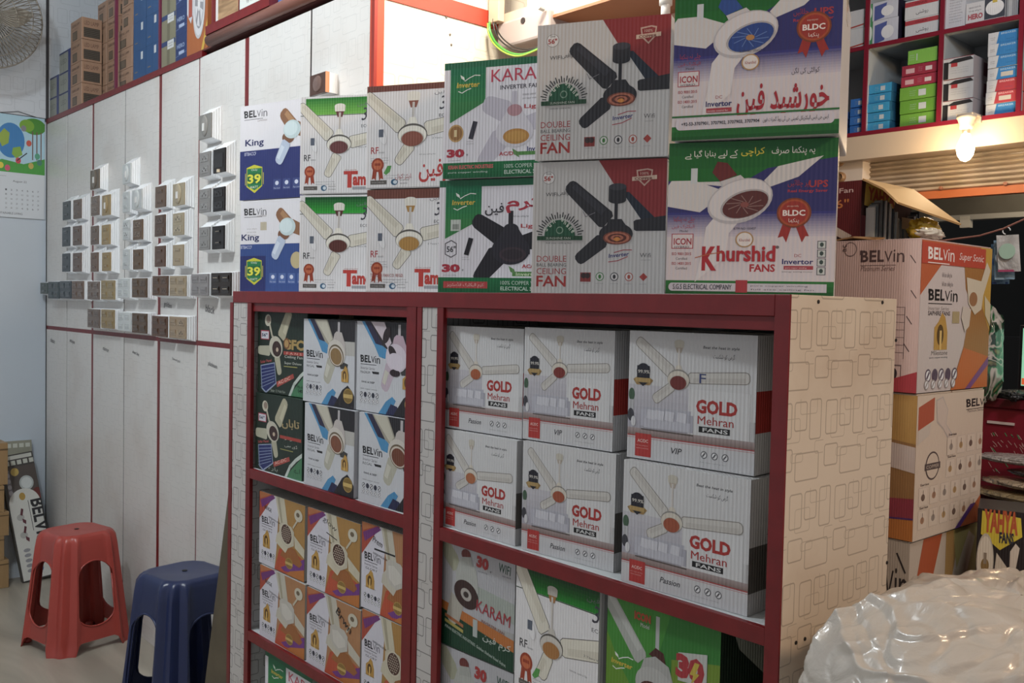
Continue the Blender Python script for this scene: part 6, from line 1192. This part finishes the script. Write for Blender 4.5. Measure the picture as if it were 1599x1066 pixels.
# carry the carton on a plain one
r = root('shipping_carton', (-1.09, 2.63, 0), 0, 'plain kraft carton under the small YAHYA carton', 'carton', GR); b = MB(); b.box((0, 0, 0), (.42, .30, .499), pr('8E7A60')); b.build('carton_body', r, bevel=.004)
cols_ = [('6E5A44', 'brown plastic-wrapped pack in the heap before the red counter'), ('B8A48A', 'cream plastic-wrapped pack in the heap before the red counter'), ('8E8A4A', 'yellowish wrapped pack low in the heap by the counter'), ('3A302A', 'dark wrapped pack at the back of the heap by the counter')]
HP = [(-1.06, 3.03, .852, .17, .085, .017, '8E7C5A'), (-1.04, 3.04, .888, .16, .08, .015, 'B09C82'), (-.99, 3.05, .922, .13, .075, .015, '3E2E26'), (-1.08, 3.06, .957, .14, .07, .015, 'A8A09A')]
labs = ['long cream wrapped pack across the heap before the counter', 'flat olive wrapped pack over the YAHYA carton', 'dark brown wrapped pack at the edge of the heap', 'clear crumpled wrapping at the heap corner']
hb = root('low_table', (-1.25, 3.01, 0), 0, 'low dark table hidden under the heap of wrapped packs', 'table'); b = MB(); b.box((0, -.06, .80), (.9, .13, .83), mat('2A2420', .5)); b.build('table_top', hb)
for lx in (.02, .86):
    for ly in (-.05, .10): b = MB(); b.box((lx, ly, 0), (lx+.03, ly+.025, .8), mat('2A2420', .5)); b.build('leg', hb)
for i, (X_, Y_, Z_, sx, sy, sz, c) in enumerate(HP):
    p = Vector((X_, Y_, Z_)); o = blob('wrapped_pack', p, sx, sy, sz, film('film_pack%d' % i, c, .0, .18, 1.0, 30), 30+i, .12, 3.0); tag(o, labs[i], 'wrapped pack')
    o.rotation_euler = (0, 0, -.2+.1*i)
# ---------------------------------------------------------------- plastic-covered bundle in the foreground
dpt = 1.17; pc = EYE+ray(1590, 1066)*dpt
fg = root('plastic_covered_bundle', (pc.x, pc.y, 0), 0, 'bulky bundle under a crumpled cloudy plastic sheet in the lower corner', 'bundle')
from mathutils import noise
def mound(name, s, m, amp, nu, nv, rz):
    b = MB(); b.smooth = True; vs = []
    ax = Vector((-.67, -.745)); 
    for j in range(nv+1):
        t = j/nv; ph = t*PI/2
        for i in range(nu):
            th = 2*PI*i/nu
            R = math.cos(ph)**.55 if t > 0 else 1.0; Z = math.sin(ph)**1.0
            tt = t*2.2; R, z = (1.05-.05*tt, .88*tt) if tt < 1 else (math.cos((tt-1)/1.2*PI/2*.9999)**.60, .88+.158*math.sin((tt-1)/1.2*PI/2)**.8)
            x = .250*s*R*math.cos(th); y = .20*s*R*math.sin(th); z *= (1 if s == 1 else .955)
            q = Vector((x*4, y*4, z*3.2)); w_ = Vector((noise.noise(q*.8), noise.noise(q*.8+Vector((9, 0, 0))), noise.noise(q*.8+Vector((0, 9, 0)))))*.9
            rg = 1-abs(noise.noise(Vector((x*6+z*5, y*6-z*3, z*2.5))+w_))*2.2; r2_ = 1-abs(noise.noise(Vector((x*16, y*16+z*10, z*6))+w_*2))*2
            k = 1+amp*(.40*noise.noise(q*1.3)+.30*max(rg, 0)**2+.10*max(r2_, -.4)+.03*noise.noise(q*5)+.11*max(0, 1-abs(noise.noise(Vector((x*9-z*14, y*9+z*8, z*9+x*12))+w_*1.4))*6)-.07*max(0, 1-abs(noise.noise(Vector((x*20+z*12, y*20+4, z*24-x*10))+w_*2))*5))
            # rotate so that the broad side faces the room
            c2, s2 = math.cos(rz), math.sin(rz); X, Y = x*k, y*k
            vs.append((X*c2-Y*s2, X*s2+Y*c2, z+.28*(k-1)*(1 if z > .5 else z*2)))
    fs = [(j*nu+i, j*nu+(i+1) % nu, (j+1)*nu+(i+1) % nu, (j+1)*nu+i) for j in range(nv) for i in range(nu)]
    b.add(vs, fs, m); return b.build(name, fg)
mound('plastic_sheet', 1, film('film_sheet', 'C6BEB4', .16, .34, .6, 9), .16, 420, 240, yaw)
mound('bundle_core', .84, mat('A8A29C', .6, noise=.3, nscale=6), .12, 64, 40, yaw)
# ---------------------------------------------------------------- plastic stools
def stool(name, loc, rz, c, h, half, label):
    r = root(name, loc, rz, label, 'stool', 'plastic stools'); m = mat(c, .33, noise=.12, nscale=8, bump=.05)
    def ringpts(a, z, ribs=1.0):
        P = []; rc = a*.60; st = a-rc
        for k in range(4):
            base = k*PI/2
            cx, cy = st*math.cos(base)-st*math.sin(base), st*math.sin(base)+st*math.cos(base)
            for j in range(19):
                f = j/18; an = base+f*PI/2; bump_ = ribs*.014*(.5-.5*math.cos(2*PI*3*f)) if 0 < f < 1 else 0
                rr = rc+bump_; P.append((cx+rr*math.cos(an), cy+rr*math.sin(an), z))
            nx = base+PI/2; c1 = (st*math.cos(base)-st*math.sin(base), st*math.sin(base)+st*math.cos(base))
            p_a = P[-1]; b3 = base+PI/2; c2_ = (st*math.cos(b3)-st*math.sin(b3)+rc*math.cos(b3), st*math.sin(b3)+st*math.cos(b3)+rc*math.sin(b3))
            for j in range(1, 8): f = j/8; P.append((p_a[0]*(1-f)+c2_[0]*f, p_a[1]*(1-f)+c2_[1]*f, z))
        return P
    at_ = half*.70
    lv = [(half*1.03, 0, .6), (half*1.02, .012, .6), (half*.985, .02, 1)]
    for i in range(1, 15): t = i/15; lv.append((half*.985*(1-t)+at_*1.03*t, .02+(h-.055)*t, 1))
    lv += [(at_*1.02, h-.028, .9), (at_*.985, h-.012, .5), (at_*.93, h-.003, .2), (at_*.86, h, 0), (at_*.80, h-.001, 0)]
    def shell(off):
        vs = []; 
        for a_, z, rb in lv: vs += ringpts(a_-off, max(0 if z == 0 else z-off*.9, 0) if off else z, rb)
        return vs
    n_ = 4*26; o_ = shell(0); i_ = shell(.004); L1 = len(lv)
    fs = [(j*n_+i, j*n_+(i+1) % n_, (j+1)*n_+(i+1) % n_, (j+1)*n_+i) for j in range(L1-1) for i in range(n_)]
    top = tuple((L1-1)*n_+i for i in range(n_)); B0 = len(o_)
    fi = [tuple(B0+k for k in f)[::-1] for f in fs]; topi = tuple(B0+k for k in top)[::-1]
    rim = [(i, B0+i, B0+(i+1) % n_, (i+1) % n_) for i in range(n_)]
    b = MB(); b.add(o_+i_, fs+[top]+fi+[topi]+rim, m); body = b.build('stool_body', r)
    def cutter(axis):
        q = MB(); pts = []
        wb_, wt = half*.46, half*.43; z0, z1_ = h*.21, h*.77
        for k in range(13): an = PI*k/12; pts.append((wt*math.cos(an), z1_-wt*.9+wt*.9*math.sin(an)))
        for k in range(13): an = PI+PI*k/12; pts.append((wb_*math.cos(an), z0+wb_*.7+wb_*.7*math.sin(an)))
        pts2 = [(-half*.62, -.01), (half*.62, -.01), (half*.5, h*.075), (half*.42, h*.09), (-half*.42, h*.09), (-half*.5, h*.075)]
        for pp in (pts, pts2):
            n2 = len(pp); V = [((u, -1, v) if axis else (-1, u, v)) for u, v in pp]+[((u, 1, v) if axis else (1, u, v)) for u, v in pp]
            F = [tuple(range(n2)), tuple(range(n2, 2*n2))[::-1]]+[(k, k+n2, (k+1) % n2+n2, (k+1) % n2) for k in range(n2)]
            q.add(V, F, m)
        me = q.mesh('c'); bm = bmesh.new(); bm.from_mesh(me); bmesh.ops.recalc_face_normals(bm, faces=bm.faces); bm.to_mesh(me); bm.free()
        o = bpy.data.objects.new('c', me); COL.objects.link(o); o.parent = r; return o
    bm = bmesh.new(); bm.from_mesh(body.data); bmesh.ops.recalc_face_normals(bm, faces=bm.faces); bm.to_mesh(body.data); bm.free()
    cs_ = [cutter(0), cutter(1)]
    for c_ in cs_:
        md = body.modifiers.new('b', 'BOOLEAN'); md.object = c_; md.operation = 'DIFFERENCE'; md.solver = 'EXACT'
    dg = bpy.context.evaluated_depsgraph_get(); me = bpy.data.meshes.new_from_object(body.evaluated_get(dg)); body.modifiers.clear(); body.data = me
    for c_ in cs_: bpy.data.objects.remove(c_)
    for p_ in me.polygons: p_.use_smooth = True
    ed = body.modifiers.new('e', 'EDGE_SPLIT'); ed.split_angle = .7
    q = MB(); q.lathe([(.009, 0), (.009, .0008)], mat('141414', .6), (0, 0, h), 16); q.build('seat_hole', r)
    for k in range(4):
        an = PI/4+k*PI/2; q = MB(); q.smooth = True; q.lathe([(.014, .0), (.017, .003), (.016, .012), (.008, .018)], m, (0, 0, 0), 16); q.build('foot', r, loc=(half*1.12*math.cos(an), half*1.12*math.sin(an), 0))
    # lip round each opening
    for k in range(4):
        q = MB(); q.smooth = True; P = []
        wb_, wt = half*.46, half*.43; z0, z1_ = h*.21, h*.77
        pts = [(wt*math.cos(PI*j/12), z1_-wt*.9+wt*.9*math.sin(PI*j/12)) for j in range(13)]+[(wb_*math.cos(PI+PI*j/12), z0+wb_*.7+wb_*.7*math.sin(PI+PI*j/12)) for j in range(13)]; pts.append(pts[0])
        an = k*PI/2
        for u, v in pts:
            t = (v-.02)/(h-.055); rr = half*.985*(1-t)+at_*1.03*t; P.append((rr*math.cos(an)-u*math.sin(an), rr*math.sin(an)+u*math.cos(an), v))
        q.tube(P, .0035, m, 6); q.build('opening_lip', r)
    return r
stool('plastic_stool', (-3.975, 1.222, 0), -33*DEG-PI/4, 'A04038', .455, .166, 'faded red plastic stool with arched openings near the wall corner')
stool('plastic_stool', (-2.995, 1.258, 0), -36*DEG-PI/4, '202B52', .50, .170, 'dark blue plastic stool beside the leaning board')
# ---------------------------------------------------------------- leaning board, kraft boxes, long fan boxes
DB = mat('5C5240', .55, noise=.7, nscale=7)
pt = onY(359, 722, 1.135); pb2 = onY(316, 1066, 1.135)
dx, dz = pb2.x-pt.x, pt.z-pb2.z; X0 = pt.x-.012-0; xb = X0+dx*(pt.z/dz)
b = MB(); w0_ = -2.4125-xb; pts = [(0, 0), (w0_, 0), (w0_, pt.z), (X0-xb-.004, pt.z)]; b.add([(u, 0, v) for u, v in pts]+[(u, .014, v) for u, v in pts], [(0, 1, 2, 3), (7, 6, 5, 4), (0, 4, 5, 1), (1, 5, 6, 2), (2, 6, 7, 3), (3, 7, 4, 0)], DB)
lb = b.build('leaning_board', loc=(xb, 1.150, 0), bevel=.001); tag(lb, 'stained dark wooden board leaning against the end of the shelf unit', 'board')
GK = 'kraft boxes stacked by the left wall'
zk = 0; hk = [.135, .115, .115, .125, .20]
wds = ['lowest', 'second', 'third', 'fourth']
for i in range(5):
    lab = 'kraft box, %s in the stack by the left wall' % wds[i] if i < 4 else 'taller kraft box topping the stack by the left wall'
    r = root('kraft_box', (XL+.01, .90, zk+.0004), 0, lab, 'box', GK); w_ = .26 if i != 4 else .24
    b = MB(); b.box((0, 0, 0), (w_, .30-.02*(i % 2), hk[i]-.001), pr('9A7A50')); b.build('box_body', r, bevel=.002)
    b = MB(); b.box((w_-.001, -.0, hk[i]*.82), (w_+.001, .30-.02*(i % 2), hk[i]*.86), mat('5E4A30', .6)); b.build('lid_edge', r); zk += hk[i]
def long_box(name, P_bl, P_br, P_tl, th, label, art, fc):
    """a flat box standing on its short end and leaning back: bottom left, bottom right and top left corners of its printed face"""
    ux = (P_br-P_bl); w_ = ux.length; ux.normalize(); uz = (P_tl-P_bl); L_ = uz.length; uz.normalize(); uz = (uz-ux*uz.dot(ux)).normalized(); uy = uz.cross(ux)
    r = root(name, P_bl, 0, label, 'box', 'long flat fan boxes leaning in the corner'); r.rotation_euler = Matrix((ux, uy, uz)).transposed().to_euler()
    b = MB(); b.box((0, 0, 0), (w_, th, L_), pr(fc)); b.build('box_body', r, bevel=.002)
    a = Art(w_, L_, w_); art(a); a.build(r, front(), eps=.0003); return r
def d_long(a):
    a.rect(0, 0, 100, 100, '3E3A38'); a.rect(4, 1, 96, 4, 'B8B8B0'); [a.rect(14+i*18, 5, 27+i*18, 8.5, 'B8BAB0', 'pictogram') for i in range(5)]
    a.rect(8, 10, 100, 38, '4E4440'); a.ell(38, 14, 12, 3.2, 'B89A4A', part='award_badge'); a.rect(10, 12, 22, 34, '7A767C', 'picture_print'); [a.ell(16, 16+i*4.6, 6, 1.8, 'A8A4AC', part='picture_print') for i in range(4)]
    a.ell(66, 24, 21, 5.8, 'A8B0B0', part='fan_picture'); a.ell(66, 24, 16, 4.4, 'C4CACA', part='fan_picture'); a.ell(92, 34, 14, 5, '6A2A26', part='fan_picture')
    a.ell(50, 40, 46, 12, 'C8C8C2', a0=0, a1=180); a.rect(4, 39.8, 96, 99, 'C8C8C2'); a.ell(46, 34, 9, 3, 'B08A3A', part='award_badge')
    for y in (48, 62): a.ell(30, y+2, 11, 2.6, 'A8A8A4', part='fan_picture'); a.poly([(30, y), (36, y-5), (42, y-4), (36, y+1)], '5E2A34', 'fan_picture'); a.poly([(34, y+3), (44, y+5), (42, y+8), (34, y+6)], '5E2A34', 'fan_picture')
    a.txt('BELVIN', 66, 38, 10, '26262A', w=150, bold=.03, rot=-90); a.line([(60, 38), (60, 62)], 1.6, '26262A', 'lettering')
    for i in range(5): a.ell(30, 76+i*4, 10, 1.4, '8A8A90', part='pictogram')
    a.ell(60, 92, 8, 2.4, '3A5A8A', part='pictogram')
def d_long2(a): a.rect(0, 0, 100, 100, 'B4BAC2'); a.rect(0, 0, 100, 12, '8E8E7E'); [a.rect(10+i*18, 2, 23+i*18, 5, 'C0C2B8', 'pictogram') for i in range(5)]; a.poly([(0, 6), (40, 12), (0, 12)], '4A4A40'); a.ell(70, 88, 10, 3, '3A5A8A', part='pictogram'); a.ell(70, 80, 8, 2.4, '4A4A54', part='pictogram'); a.rect(56, 70, 84, 74, '4A4A54', 'lettering')
long_box('long_fan_box', Vector((-5.05, 1.20, 0)), Vector((-5.05, 1.36, 0)), Vector((-5.135, 1.235, .665)), .035, 'white long box half hidden behind the leaning printed one', d_long2, 'B8BCC0')
long_box('long_fan_box', Vector((-4.93, 1.268, .0)), Vector((-4.93, 1.420, 0.018)), Vector((-5.085, 1.208, .60)), .03, 'long printed BELVIN box leaning towards the left wall', d_long, '6A665E')
